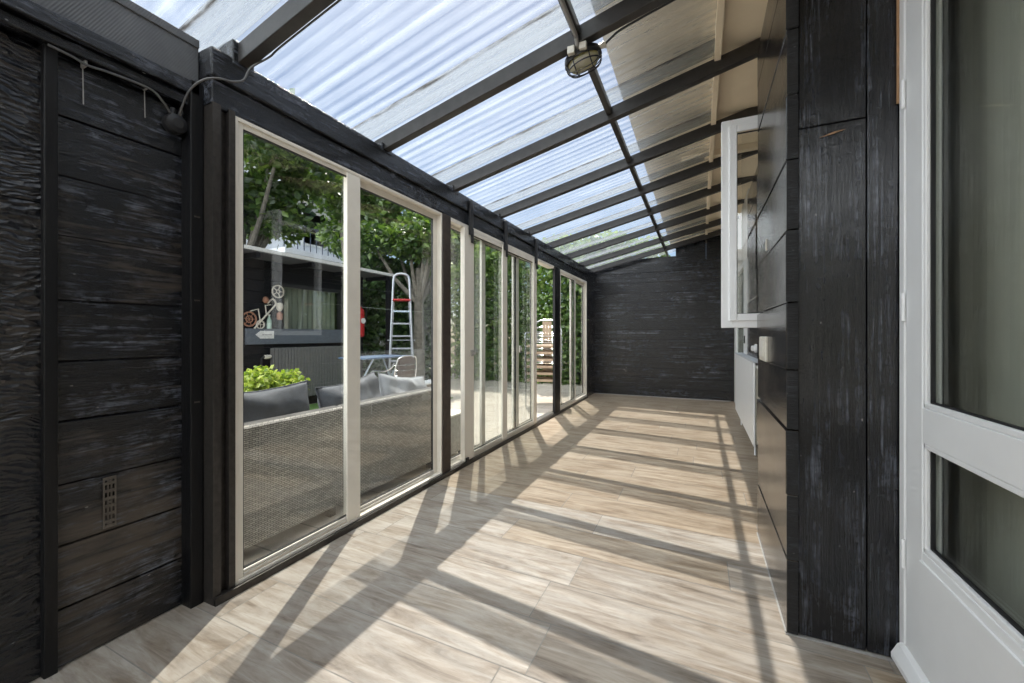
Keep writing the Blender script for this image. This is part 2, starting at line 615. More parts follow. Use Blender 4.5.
# a bank of bright cloud added behind the camera, unseen, to brighten the interior
tc = nt.nodes.new('ShaderNodeTexCoord')
def nmath(op, a, b=None):
    x = nt.nodes.new('ShaderNodeMath')
    x.operation = op
    for k_, v_ in ((0, a), (1, b)):
        if v_ is None:
            continue
        if isinstance(v_, bpy.types.NodeSocket):
            nt.links.new(v_, x.inputs[k_])
        else:
            x.inputs[k_].default_value = v_
    return x.outputs[0]
dt = nt.nodes.new('ShaderNodeVectorMath')
dt.operation = 'DOT_PRODUCT'
nt.links.new(tc.outputs['Generated'], dt.inputs[0])
dt.inputs[1].default_value = Vector((-.30, -.84, .46)).normalized()
cn = nt.nodes.new('ShaderNodeTexNoise')
cn.inputs['Scale'].default_value = 3.2
cn.inputs['Detail'].default_value = 6
cn.inputs['Roughness'].default_value = .55
nt.links.new(tc.outputs['Generated'], cn.inputs['Vector'])
cov = nmath('ADD', dt.outputs['Value'], nmath('MULTIPLY', nmath('SUBTRACT', cn.outputs['Fac'], .5), .9))
cr = nt.nodes.new('ShaderNodeMapRange')
cr.interpolation_type = 'SMOOTHSTEP'
cr.inputs['From Min'].default_value = .18
cr.inputs['From Max'].default_value = .62
nt.links.new(cov, cr.inputs['Value'])
bgc = nt.nodes.new('ShaderNodeBackground')
bgc.inputs['Color'].default_value = (.93, .97, 1.0, 1)
bgc.inputs['Strength'].default_value = 3.8
mxw = nt.nodes.new('ShaderNodeMixShader')
nt.links.new(sky.outputs[0], bg.inputs[0])
nt.links.new(cr.outputs[0], mxw.inputs[0])
nt.links.new(bg.outputs[0], mxw.inputs[1])
nt.links.new(bgc.outputs[0], mxw.inputs[2])
nt.links.new(mxw.outputs[0], ow.inputs[0])
sl = bpy.data.lights.new('sun', 'SUN')
sl.energy = 5.6
sl.angle = math.radians(.45)
sl.color = (1.0, .93, .82)
so = link(bpy.data.objects.new('sun', sl))
so.rotation_euler = SUN.to_track_quat('Z', 'Y').to_euler()
so.location = (-5, 10, 15)
SC.view_settings.view_transform = 'Standard'
SC.view_settings.look = 'None'
SC.view_settings.gamma = 1
SC.view_settings.use_curve_mapping = False
SC.view_settings.exposure = .22
SC.cycles.transparent_max_bounces = 32
SC.cycles.max_bounces = 12
SC.cycles.sample_clamp_indirect = 6

# ------------------------------------------------------------------ floor
def make_floor():
    x0, x1, y0, y1 = -2.13, .80, -1.3, 8.36
    bm = B()
    box(bm, x0, x1, y0, y1, -.06, -.001)
    me = bpy.data.meshes.new('floor')
    bm.to_mesh(me)
    bm.free()
    me.materials.append(M['grout'])
    base = link(bpy.data.objects.new('floor', me))
    tag(base, kind='structure')
    bm = B()
    uvl = bm.loops.layers.uv.new('UVMap')
    col = bm.faces.layers.float.new('rnd_f')
    W, L = .278, 1.2
    j = {-2: -.62, -1: -.655, 0: -.66 + .0, 1: -.57, 2: -1.07, 3: -.59, 4: -.877, 5: -.545, 6: -.90, 7: -.53}
    j[-1], j[-2] = -.56, -.655
    r = random.Random(3)
    k = int((y0 - 1.597) / W) - 1
    while 1.597 + k * W < y1:
        ya, yb = max(1.597 + k * W, y0), min(1.597 + (k + 1) * W, y1)
        xs = j.get(k, -1.2 + r.random() * 1.2)
        while xs > x0:
            xs -= L
        while xs < x1:
            a, b = max(xs, x0), min(xs + L, x1)
            if b - a > .02 and yb - ya > .01:
                g = .0022
                vs = [bm.verts.new(p) for p in ((a + g, ya + g, 0), (b - g, ya + g, 0), (b - g, yb - g, 0), (a + g, yb - g, 0))]
                f = bm.faces.new(vs)
                f[col] = r.uniform(0, .42) if k >= 4 else r.uniform(.42, 1)
                ou, ov = r.random() * 50, r.random() * 50
                fl = r.random() < .5
                for lp in f.loops:
                    u, v = lp.vert.co.x - a, lp.vert.co.y - ya
                    if fl:
                        u, v = -u, -v
                    lp[uvl].uv = (u + ou, v + ov)
            xs += L
        k += 1
    me = bpy.data.meshes.new('floor_tiles')
    vals = [f[col] for f in bm.faces]
    bm.to_mesh(me)
    bm.free()
    at = me.attributes.new('rnd', 'FLOAT', 'FACE')
    for q, v in enumerate(vals):
        at.data[q].value = v
    me.materials.append(M['tile'])
    link(bpy.data.objects.new('tiling', me), base)
make_floor()

# ------------------------------------------------------------------ roof
ZB = lambda x: 2.455 + .233 * (x + 1.97)          # underside of the rafters
RAF = [-.62, .28, 1.2, 2.16, 3.02, 3.92, 4.75, 5.6, 6.5, 7.35, 8.13]
def where(i):
    return ['behind the camera', 'nearest to the camera', 'above the corner post where the grey cable comes down',
            'carrying the caged lamp', 'first past the caged lamp', 'second past the caged lamp', 'third past the caged lamp',
            'fourth past the caged lamp', 'third from the far end wall', 'second from the far end wall',
            'closest to the far end wall'][i]
for i, y in enumerate(RAF):
    x1 = .60 if y < 1.9 or y > 2.9 else .33
    bm = B()
    a = (-2.02, y, ZB(-2.02) + .045)
    b = (x1, y, ZB(x1) + .045)
    bar(bm, a, b, .055, .09, bev=.004)
    o = obj('rafter', bm, M['rafter'])
    tag(o, 'sloping dark grey roof rafter ' + where(i), 'rafter', 'roof rafters')

def roof_sheet():
    bm = B()
    y0, y1, p = -1.35, 8.95, .076
    n = int((y1 - y0) / p * 6)
    for dz in (0.0, .0016):
        prev = None
        for k in range(n + 1):
            y = y0 + (y1 - y0) * k / n
            h = .004 * math.cos(2 * PI * y / p)
            xs = [-2.31, -1.5, -.7, .10]
            cur = [bm.verts.new((x, y, ZB(x) + .101 + h + dz)) for x in xs]
            if prev and dz == 0:
                for q in range(3):
                    bm.faces.new((prev[q], prev[q + 1], cur[q + 1], cur[q]))
            prev = cur
        if dz == 0:
            break
    return bm
struct('ceiling', roof_sheet(), M['sheet'], smooth=True)
# overlapping strips where two sheets meet, beside each rafter: double sheet, whiter, dirt along the edge
def overlap_mat():
    t = NT('doubled sheet with dirty edge')
    v = t.coord('Generated', (1, 1, 1))
    sx = t.n('ShaderNodeSeparateXYZ')
    t.l(v, sx.inputs[0])
    n = t.noise(t.coord('Object', (1.5, 12, 1)), 3, 6, .7)
    line = t.ramp(sx.outputs[1], [(0, 1), (.10, .9), (.17, 0)])
    dirt = t.math('MULTIPLY', line, t.ramp(n, [(.40, .1), (.60, 1)]))
    tr = t.n('ShaderNodeBsdfTransparent')
    tr.inputs['Color'].default_value = (.85, .86, .86, 1)
    tl = t.n('ShaderNodeBsdfTranslucent')
    df = t.n('ShaderNodeBsdfDiffuse')
    c = t.mix(dirt, (.50, .53, .56), (.10, .08, .06))
    t.l(c, tl.inputs['Color'])
    t.l(c, df.inputs['Color'])
    m1 = t.n('ShaderNodeMixShader')
    m1.inputs[0].default_value = .35
    t.l(tl.outputs[0], m1.inputs[1])
    t.l(df.outputs[0], m1.inputs[2])
    m2 = t.n('ShaderNodeMixShader')
    t.l(t.math('ADD', t.math('MULTIPLY', dirt, .5), t.math('MULTIPLY', n, .75), True), m2.inputs[0])
    t.l(tr.outputs[0], m2.inputs[1])
    t.l(m1.outputs[0], m2.inputs[2])
    t.surf(m2.outputs[0])
    return t.m
M['overlap'] = overlap_mat()
for i, y in enumerate(RAF):
    bm = B()
    x0, x1 = -2.31, .10
    bar(bm, (x0, y - .115, ZB(x0) + .110), (x1, y - .115, ZB(x1) + .110), .17, .003)
    o = obj('ceiling_overlap', bm, M['overlap'])
    tag(o, kind='structure')

# noggings between rafters
for i in range(1, len(RAF)):
    ya = RAF[i - 1] + .0275
    yb = RAF[i] - .0275
    bm = B()
    box(bm, -.622, -.582, ya, yb, ZB(-.6) + .035, ZB(-.6) + .085, .004)
    o = obj('nogging', bm, M['rafter'])
    tag(o, 'dark cross bar meeting the rafter ' + where(i).replace(' where the grey cable comes down', ''), 'roof batten', 'cross bars between rafters')
bm = B()
box(bm, -.622, -.582, RAF[-1] + .0275, 8.95, ZB(-.6) + .035, ZB(-.6) + .085, .004)
tag(obj('nogging', bm, M['rafter']), 'short dark cross bar above the gap over the far end wall', 'roof batten', 'cross bars between rafters')

# house eaves above the roof: cream soffit, boards and a bracing beam
bm = B()
box(bm, -.56, 1.6, -1.4, 9.3, 3.09, 3.34)
bm2 = B()
struct('ceiling_eaves', bm, M['cream'])
bm = B()
box(bm, .085, .125, -1.3, 8.7, 3.005, 3.085, .004)
tag(obj('trim_eaves', bm, M['cream']), kind='structure')
bm = B()
bar(bm, (-.175, 4.68, 3.06), (.56, 4.63, 3.06), .07, .055, bev=.003)
tag(obj('timber_brace', bm, M['cream']), 'short cream timber brace above the opened window sash', 'beam')

# ------------------------------------------------------------------ left wall
def boards(bm, face, axis, a0, a1, zs, thick, sgn, r, rough=.004):
    """horizontal boards stacked up zs; slightly uneven edges and faces"""
    for z0, z1 in zip(zs, zs[1:]):
        t = bmesh.new()
        off = (r.random() - .5) * rough * 1.6
        tilt = (r.random() - .5) * rough
        g = (.0018 if axis == 'y' else .0035) + r.random() * .0022
        lo, hi = face - sgn * thick, face + sgn * off
        if axis == 'y':
            box(t, min(lo, hi), max(lo, hi), a0, a1, z0 + g, z1 - g, .003)
        else:
            box(t, a0, a1, min(lo, hi), max(lo, hi), z0 + g, z1 - g, .003)
        for v in t.verts:
            v.co.z += tilt * (v.co.y if axis == 'y' else v.co.x) * .6
        join(bm, t)
    return bm

rz = random.Random(11)
bm = B()
boards(bm, -2.09, 'y', .625, 1.075, [0, .21, .437, .66, .887, 1.103, 1.326, 1.56, 1.776, 1.99, 2.20], .05, 1, rz)
box(bm, -2.19, -2.115, -1.3, 1.10, 0, 2.5)
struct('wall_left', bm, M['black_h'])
bm = B()
for y0, y1, z0, z1 in ((-.62, .60, .003, .60), (-.62, .60, .603, 1.66), (-.62, .60, 1.663, 2.2), (-1.3, -.623, .003, 2.2)):
    box(bm, -2.115, -2.094, y0, y1, z0, z1, .002)
struct('wall_left_board', bm, M['osb'])
bm = B()
box(bm, -2.115, -2.068, .596, .632, 0, 2.22, .004)
struct('trim_1', bm, M['black_plain'])
bm = B()
box(bm, -2.115, -2.045, -1.3, 1.06, 2.214, 2.255, .006)
box(bm, -2.115, -2.020, -1.3, 1.06, 2.258, 2.315, .006)
struct('trim_2', bm, M['black_beam'])
bm = B()
box(bm, -2.10, -2.035, -1.3, 1.06, 2.316, 2.50, .004)
box(bm, -2.10, -2.028, -1.3, 1.06, 2.478, 2.515, .003)
struct('trim_3', bm, M['grey_board'])
# black corner pilaster and the steel channel at the end of the glazing
bm = B()
box(bm, -2.115, -2.02, 1.02, 1.072, 0, 2.32, .004)
struct('trim_4', bm, M['black_plain'])
bm = B()
box(bm, -2.10, -1.955, 1.074, 1.082, 0, 2.235, .001)
box(bm, -2.10, -1.985, 1.084, 1.17, .03, 2.235, .001)
box(bm, -2.0, -1.955, 1.082, 1.108, .03, 2.235, .001)
box(bm, -2.0, -1.955, 1.142, 1.170, .03, 2.235, .001)
struct('trim_5', bm, M['steel'])
bm = B()
box(bm, -2.06, -1.94, 1.075, 5.70, 0, .028, .002)
box(bm, -1.952, -1.938, 1.075, 5.70, 0, .036, .001)
box(bm, -2.06, -1.94, 5.70, 7.66, 0, .028, .002)
struct('trim_6', bm, M['steel'])
# black beam above the glazing
bm = B()
box(bm, -2.09, -1.945, 1.062, 8.36, 2.345, 2.475, .008)
box(bm, -2.09, -1.962, 1.074, 8.36, 2.222, 2.343, .006)
struct('trim_7', bm, M['black_beam'])
bm = B()
for i, y in enumerate(RAF[2:-1]):
    box(bm, -2.06, -1.94, y - .05, y + .05, 2.44, 2.50 + (.06 if i == 0 else 0), .006)
struct('trim_8', bm, M['black_beam'])
bm = B()
box(bm, -2.06, -1.955, 2.852, 2.965, 0, 2.225, .004)
struct('trim_9', bm, simple('brown stained post', (.055, .040, .032), .45, 0, 20, .3, .2))
bm = B()
box(bm, -1.995, -1.955, 5.75, 5.99, 0, 2.225, .004)
struct('trim_10', bm, M['black_plain'])
bm = B()
boards(bm, -1.965, 'y', 7.64, 8.36, [0, .3, .6, .9, 1.2, 1.5, 1.8, 2.225], .08, 1, rz)
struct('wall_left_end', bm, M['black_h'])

# ------------------------------------------------------------------ glazing
def frame_bm(bm, x0, x1, y0, y1, z0, z1, w, wb=None, wt=None, bev=.003):
    wb = wb or w
    wt = wt or w
    box(bm, x0, x1, y0, y0 + w, z0, z1, bev)
    box(bm, x0, x1, y1 - w, y1, z0, z1, bev)
    box(bm, x0, x1, y0 + w, y1 - w, z0, z0 + wb, bev)
    box(bm, x0, x1, y0 + w, y1 - w, z1 - wt, z1, bev)
    return bm

def sash(root, x, y0, y1, z0, z1, w=.04, t=.026):
    """one aluminium framed pane: rails and stiles, black gasket, bright bottom track and glass"""
    bm = frame_bm(B(), x - t / 2, x + t / 2, y0, y1, z0, z1, w, .036, w * .8)
    obj('sash_frame', bm, M['alu'], root)
    bm = frame_bm(B(), x - .008, x + .008, y0 + w - .001, y1 - w + .001, z0 + .035, z1 - w * .8 + .001, .006, bev=0)
    obj('gasket', bm, M['gasket'], root)
    bm = box(B(), x - .003, x + .003, y0 + w - .006, y1 - w + .006, z0 + .03, z1 - w * .8 + .006)
    tag(obj('glass_pane', bm, M['glass'], root), 'clear glass')
    bm = B()
    box(bm, x + t / 2, x + t / 2 + .006, y0 + w, y1 - w, z0 + .012, z0 + .020)
    box(bm, x + t / 2, x + t / 2 + .004, y0 + w, y1 - w, z0 + .028, z0 + .034)
    obj('track', bm, M['alu_track'], root)

w1 = thing('window_1', None, None, (-2.0, 2.0, .03), kind='structure')
bm = frame_bm(B(), -2.045, -1.962, 1.172, 2.846, .030, 2.222, .016, .018, .018)
obj('window_frame', bm, M['alu'], w1)
sash(w1, -1.985, 1.186, 1.905, .048, 2.206, .030)
sash(w1, -2.015, 1.865, 2.832, .048, 2.206, .055)
bm = box(B(), -1.972, -1.962, 1.835, 1.94, .05, 2.2, .002)
obj('meeting_stile', bm, M['alu'], w1)

d1 = thing('door_1', None, None, (-2.0, 4.0, .03), kind='structure')
bm = B()
box(bm, -2.06, -1.962, 2.965, 5.72, 2.188, 2.223, .003)
box(bm, -2.06, -1.962, 2.965, 5.0, .030, .052, .002)
box(bm, -2.06, -1.985, 2.965, 2.985, .03, 2.19, .002)
obj('door_frame', bm, M['alu'], d1)
bm = B()
for x in (-1.968, -1.992, -2.016, -2.04):
    box(bm, x - .002, x + .002, 2.97, 5.70, .029, .06)
obj('track', bm, M['alu_track'], d1)
sash(d1, -2.03, 2.99, 3.70, .056, 2.185, .035)
sash(d1, -2.005, 3.58, 4.50, .056, 2.185, .07)
sash(d1, -2.03, 4.40, 5.02, .056, 2.185, .05)
# two panels in the track nearest the room
for y0, y1, w in ((3.175, 4.06, .04), (4.06, 4.985, .05)):
    sash(d1, -1.976, y0, y1, .056, 2.185, w, .03)
bm = box(B(), -1.961, -1.945, 3.175, 3.345, .045, 2.19, .004)
obj('leading_stile', bm, M['alu'], d1)
bm = box(B(), -1.963, -1.948, 3.97, 4.06, .05, 2.19, .003)
obj('leading_stile', bm, M['alu'], d1)
bm = box(B(), -1.963, -1.948, 4.87, 4.985, .05, 2.19, .003)
obj('leading_stile', bm, M['alu'], d1)
bm = box(B(), -1.946, -1.93, 3.19, 3.23, .028, .075, .002)
obj('floor_bolt', bm, M['black_plastic'], d1)
bm = B()
box(bm, -1.945, -1.935, 3.275, 3.33, 1.0, 1.06, .003)
lathe(bm, [(.006, 0), (.006, .022), (.012, .024), (.012, .032)], 12, Matrix.Translation((-1.936, 3.30, 1.03)) @ Matrix.Rotation(PI / 2, 4, 'Y'))
obj('door_lock', bm, M['brass'], d1)
bm = B()
box(bm, -1.962, -1.945, 4.43, 4.47, .99, 1.07, .003)
box(bm, -1.945, -1.93, 4.442, 4.458, 1.015, 1.045, .003)
obj('door_handle', bm, M['brass'], d1)
for y in (3.27, 4.02, 4.93):
    bm = B()
    box(bm, -1.945, -1.925, y - .03, y + .03, 2.13, 2.44, .004)
    box(bm, -1.94, -1.932, y + .005, y + .05, 1.93 + .13, 2.2, .002)
    lathe(bm, [(.03, 0), (.03, .02)], 16, Matrix.Translation((-1.95, y, 2.43)) @ Matrix.Rotation(PI / 2, 4, 'Y'))
    obj('hanger_bracket', bm, M['black_plastic'], d1)

w2 = thing('window_2', None, None, (-2.0, 6.8, .03), kind='structure')
bm = frame_bm(B(), -2.045, -1.962, 5.992, 7.64, .030, 2.222, .035, .04, .04)
obj('window_frame', bm, M['alu'], w2)
sash(w2, -1.985, 6.02, 6.90, .064, 2.185, .05)
sash(w2, -2.015, 6.72, 7.605, .064, 2.185, .08)

# ------------------------------------------------------------------ end wall
bm = B()
zs = [0]
while zs[-1] < 2.50:
    zs.append(zs[-1] + .165 + rz.random() * .04)
zs[-1] = 2.55
for z0, z1 in zip(zs, zs[1:]):
    cuts = [-1.97] + ([-1.35] if .75 < z0 < 1.1 else []) + ([-.2 + rz.random() * .3] if rz.random() < .6 else []) + [.80]
    for a, b in zip(cuts, cuts[1:]):
        boards(bm, 8.30, 'x', a + .001, b - .001, [z0, z1], .03, -1, rz, .005)
def ztop(x):
    return ZB(x) + .085
prism(bm, [(-1.97, 2.55), (-1.6, 2.55), (-1.6, ztop(-1.6)), (-1.97, ztop(-1.97))] if False else [(-1.97, 2.54), (-.42, 2.54), (-.42, 2.70), (-1.15, 2.70), (-1.97, ztop(-1.97))], 'y', 8.302, 8.36)
prism(bm, [(-.418, 2.54), (.10, 2.555), (.10, ztop(.10)), (-.418, ztop(-.418))], 'y', 8.30, 8.36)
prism(bm, [(.102, 2.54), (.80, 2.54), (.80, 3.08), (.102, 3.0)], 'y', 8.302, 8.36)
box(bm, -2.1, .80, 8.334, 8.40, 0, 2.60)
struct('wall_back', bm, M['black_back'])
bm = box(B(), -1.95, .5, 8.27, 8.298, 0, .012, .002)
struct('baseboard_back', bm, M['caulk'])

# ------------------------------------------------------------------ right side: pier, far wall
bm = B()
pz = [.005, .30, .56, .82, 1.06, 1.33, 1.62, 1.90, 2.16, 2.42, 2.70, 2.92]
for k, (z0, z1) in enumerate(zip(pz, pz[1:])):
    d = [0, .003, -.004, .002, -.002, .004, 0, -.003, .002, .001, 0][k]
    t = bmesh.new()
    box(t, .316 + d, .355, 1.942 + d, 2.86, z0 + .002, z1 - .002, .003)
    for v in t.verts:
        v.co.z += (.006 if k % 2 else -.004) * (v.co.y - 1.94)
    join(bm, t)
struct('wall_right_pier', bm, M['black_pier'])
bm = B()
box(bm, .356, .569, 1.952, 1.985, .006, 2.02, .003)
box(bm, .358, .568, 1.950, 1.985, 2.023, 2.93, .003)
box(bm, .573, .664, 1.954, 1.985, .006, 2.93, .003)
struct('wall_right_boards', bm, M['black_v'])
bm = B()
for z0, z1 in zip(pz, pz[1:]):
    d = rz.random() * .008
    box(bm, .309 + d, .354, 1.930 + d, 1.941, z0 + .004, z1 - .003, .0015)
struct('trim_11', bm, M['black_end'])
bm = box(B(), .357, .80, 1.99, 2.855, 0, 2.93)
struct('wall_right_core', bm, M['black_plain'])
bm = B()
pts = [(.50, 1.947, 1.997), (.44, 1.947, 1.982), (.445, 1.947, 1.975), (.50, 1.947, 1.990)]
prism(bm, [(.425, 1.972), (.47, 1.979), (.505, 1.989), (.47, 1.986)], 'y', 1.946, 1.950)
tag(obj('trim_12', bm, M['bare_wood']), kind='structure')
bm = box(B(), .656, .667, 1.944, 1.953, 2.05, 2.9, .001)
struct('trim_13', bm, M['bare_wood'])
bm = B()
box(bm, .312, .664, 1.938, 1.955, .0, .004, .001)
box(bm, .311, .32, 1.936, 2.86, 0, .004, .001)
struct('baseboard_right', bm, M['caulk'])
# far wall on the right
bm = B()
boards(bm, .55, 'y', 3.80, 6.0, [0, .3, .56, .82, 1.06, 1.33, 1.62, 1.90, 2.16, 2.42, 2.70, 3.0], .04, -1, rz)
boards(bm, .55, 'y', 2.87, 3.80, [0, .3, .56, .82, 1.06, 1.2], .04, -1, rz)
boards(bm, .55, 'y', 2.87, 3.80, [2.57, 2.8, 3.0], .04, -1, rz)
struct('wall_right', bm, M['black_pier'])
bm = box(B(), .56, .70, 6.002, 8.36, 0, 3.08)
struct('wall_right_plaster', bm, M['white_wall'])
w3 = thing('window_3', None, None, (.55, 6.6, .9), kind='structure')
bm = frame_bm(B(), .535, .60, 6.01, 7.9, .80, 2.20, .30, .06, .06)
obj('window_frame', bm, M['white'], w3)
bm = box(B(), .552, .557, 6.31, 7.6, .86, 2.14)
obj('glass_pane', bm, M['glass_dark'], w3)
bm = B()
box(bm, .522, .536, 6.10, 6.14, 1.09, 1.19, .004)
obj('window_handle', bm, M['gasket'], w3)
# window opened into the room just past the pier
w4 = thing('window_4', None, None, (.55, 2.87, 1.2), kind='structure')
bm = frame_bm(B(), .552, .64, 2.87, 3.80, 1.20, 2.57, .05)
obj('window_frame', bm, M['white'], w4)
bm = B()
def sash_x(bm, x0, x1, ya, yb, z0, z1, w, bev):
    box(bm, x0, x0 + w, ya, yb, z0, z1, bev)
    box(bm, x1 - w, x1, ya, yb, z0, z1, bev)
    box(bm, x0 + w, x1 - w, ya, yb, z0, z0 + w, bev)
    box(bm, x0 + w, x1 - w, ya, yb, z1 - w, z1, bev)
sash_x(bm, .123, .555, 2.885, 2.935, 1.245, 2.548, .056, .004)
sash_x(bm, .165, .515, 2.872, 2.886, 1.287, 2.506, .045, .005)
obj('opened_sash', bm, M['white'], w4)
bm = B()
sash_x(bm, .208, .474, 2.898, 2.908, 1.330, 2.463, .005, 0)
obj('gasket', bm, M['gasket'], w4)
bm = box(B(), .178, .50, 2.900, 2.905, 1.30, 2.49)
obj('glass_pane', bm, M['glass'], w4)

# ------------------------------------------------------------------ house door at the right and the room behind it
bm = box(B(), .664, .80, -1.3, .86, 0, 3.08)
struct('wall_right_near', bm, M['black_v'])
bm = box(B(), .664, .80, .86, 1.948, 2.76, 3.08)
struct('wall_right_lintel', bm, M['black_v'])
d2 = thing('door_2', None, None, (.67, 1.4, 0), kind='structure')
bm = B()
box(bm, .662, .75, 1.906, 1.947, .0, 2.76, .004)
box(bm, .662, .75, .862, .903, .0, 2.76, .004)
box(bm, .662, .75, .903, 1.906, 2.715, 2.76, .004)
obj('door_frame', bm, M['white'], d2)
bm = B()
A0, A1 = .906, 1.9015
ST = .115
box(bm, .666, .715, A1 - ST, A1, .035, 2.71, .004)
box(bm, .666, .715, A0, A0 + ST, .035, 2.71, .004)
for z0, z1 in ((.035, .485), (.845, .96), (2.60, 2.71)):
    box(bm, .666, .715, A0 + ST, A1 - ST, z0, z1, .003)
obj('door_leaf', bm, M['white'], d2)
bm = B()
box(bm, .660, .667, A0 + ST - .01, A1 - ST + .005, .10, .455, .003)
obj('panel', bm, M['white'], d2)
bm = B()
for z0, z1 in ((.485, .845), (.96, 2.60)):
    y0, y1 = A0 + ST, A1 - ST
    for (a, b, c, d) in ((y0, y1, z0, z0 + .018), (y0, y1, z1 - .018, z1), (y0, y0 + .016, z0, z1), (y1 - .016, y1, z0, z1)):
        box(bm, .668, .682, a, b, c, d, .004)
obj('glazing_bead', bm, M['white'], d2)
for z0, z1 in ((.485, .845), (.96, 2.60)):
    y0, y1 = A0 + ST, A1 - ST
    obj('glass_pane', box(B(), .690, .696, y0, y1, z0, z1), M['glass_dark'], d2)
    bm = B()
    for (a, b, c, d) in ((y0, y1, z0 + .014, z0 + .022), (y0, y1, z1 - .022, z1 - .014), (y0 + .012, y0 + .02, z0, z1), (y1 - .02, y1 - .012, z0, z1)):
        box(bm, .681, .692, a, b, c, d)
    obj('gasket', bm, M['gasket'], d2)
bm = B()
prism(bm, [(.666, .028), (.632, .028), (.632, .045), (.650, .082), (.666, .092)], 'y', .895, 1.925)
obj('weather_board', bm, M['white'], d2)
for z in (.42, 1.30, 2.06):
    bm = B()
    tube(bm, [(.659, 1.904, z - .05), (.659, 1.904, z + .05)], .006, 10)
    box(bm, .6615, .664, 1.906, 1.93, z - .045, z + .045, .001)
    obj('hinge', bm, M['white'], d2)
bm = box(B(), .655, .80, .90, 1.91, 0, .027, .003)
struct('door_2_sill', bm, M['caulk'])

# room behind
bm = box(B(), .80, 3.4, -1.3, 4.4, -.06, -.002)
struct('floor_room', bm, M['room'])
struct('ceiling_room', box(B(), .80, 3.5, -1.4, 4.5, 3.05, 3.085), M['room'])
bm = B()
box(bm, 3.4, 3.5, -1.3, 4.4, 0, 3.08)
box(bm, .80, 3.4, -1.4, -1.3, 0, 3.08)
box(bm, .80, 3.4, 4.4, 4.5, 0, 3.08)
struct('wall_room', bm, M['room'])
t = thing('roller_blind', 'grey beige roller blind hanging behind the house door glass', 'blind', (.86, 1.4, 2.6))
bm = B()
n = 40
for k in range(n):
    y0 = .93 + 1.22 * k / n
    y1 = .93 + 1.22 * (k + 1) / n
    x0 = .80 + .05 + .004 * math.sin(y0 * 40)
    x1 = .80 + .05 + .004 * math.sin(y1 * 40)
    vs = [bm.verts.new(p) for p in ((x0, y0, .06), (x1, y1, .06), (x1, y1, 2.62), (x0, y0, 2.62), (x0 + .003, y0, .06), (x1 + .003, y1, .06), (x1 + .003, y1, 2.62), (x0 + .003, y0, 2.62))]
    bm.faces.new(vs[:4])
    bm.faces.new(vs[4:][::-1])
obj('blind_cloth', bm, M['blind'], t, recalc=False)
bm = B()
tube(bm, [(.86, .92, 2.63), (.86, 2.17, 2.63)], .022, 14)
obj('roller', bm, M['white'], t)
bm = B()
tube(bm, [(.853, .93, .055), (.853, 2.14, .055)], .011, 10)
obj('bottom_bar', bm, M['white'], t)

# unseen glazed end, paving and white wall added behind the camera as fill light
bm = boards(B(), -1.3, 'x', -2.1, .80, [0, .25], .05, 1, rz)
struct('wall_near', bm, M['black_back'])
w5 = thing('window_fill', None, None, (-.6, -1.33, .25), kind='structure')
bm = B()
for x in (-2.1, -1.15, -.2, .745):
    box(bm, x, x + .05, -1.36, -1.31, .25, ZB(x + .02) + .06, .003)
box(bm, -2.05, .745, -1.36, -1.31, .25, .30, .003)
box(bm, -2.05, .745, -1.36, -1.31, 2.30, 2.35, .003)
obj('window_frame', bm, M['alu'], w5)
for x in (-2.05, -1.10, -.15):
    obj('glass_pane', box(B(), x, x + .90, -1.338, -1.333, .30, 2.30), M['glass'], w5)
struct('wall_fill', box(B(), -9, 6, -5.2, -5.0, -.02, 3.2), M['white_wall'])
struct('terrace_fill', box(B(), -2.06, 6, -5.0, -1.36, -.08, -.012), M['terrace'])

# ------------------------------------------------------------------ radiator on the far right wall
t = thing('panel_radiator', 'white flat panel radiator below the opened window on the right', 'radiator', (.5, 5.5, .1))
bm = box(B(), .455, .472, 4.41, 6.55, .15, .935, .004)
obj('front_panel', bm, M['white'], t)
bm = B()
box(bm, .474, .538, 4.425, 6.535, .17, .915, .004)
obj('convector', bm, simple('cream enamel', (.60, .58, .50), .5), t)
bm = B()
box(bm, .452, .542, 4.405, 6.555, .936, .952, .003)
k = 4.46
while k < 6.5:
    box(bm, .468, .535, k, k + .012, .952, .956)
    k += .05
obj('top_grille', bm, simple('pale grey enamel', (.55, .58, .62), .4), t)
for y in (4.7, 6.2):
    bm = B()
    box(bm, .536, .545, y - .02, y + .02, .3, .85, .002)
    tube(bm, [(.50, y, .15), (.50, y, .0)], .009, 8)
    obj('pipe', bm, M['white'], t)
bm = B()
mv = Matrix.Translation((.50, 4.40, .90)) @ Matrix.Rotation(PI / 2, 4, 'X')
lathe(bm, [(.012, -.02), (.012, .02), (.022, .022), (.024, .07), (.018, .085)], 16, mv)
obj('thermostat_knob', bm, M['white'], t)
t = thing('wall_thermostat', 'small white round wall knob above the radiator end', 'thermostat', (.53, 4.95, 1.05))
bm = B()
lathe(bm, [(.045, 0), (.045, .02), (.03, .024), (.028, .05), (.02, .054)], 20, Matrix.Translation((.543, 4.95, 1.06)) @ Matrix.Rotation(-PI / 2, 4, 'Y'))
obj('dial', bm, M['white'], t)

# ------------------------------------------------------------------ small things on the pier and left wall
t = thing('light_switch', 'aged white plastic switch box on the black pier side', 'switch', (.315, 2.58, 1.12))
bm = box(B(), .300, .3165, 2.42, 2.64, 1.062, 1.192, .007)
obj('housing', bm, M['plastic'], t)
bm = box(B(), .295, .301, 2.46, 2.60, 1.085, 1.17, .003)
obj('rocker', bm, simple('paler plastic', (.72, .69, .62), .4), t)
bm = B()
ps = []
prism(bm, [(2.476, 1.64), (2.488, 1.645), (2.494, 1.665), (2.490, 1.685), (2.482, 1.70), (2.474, 1.682), (2.470, 1.66)], 'x', .311, .317)
tag(obj('trim_14', bm, M['plastic']), kind='structure')

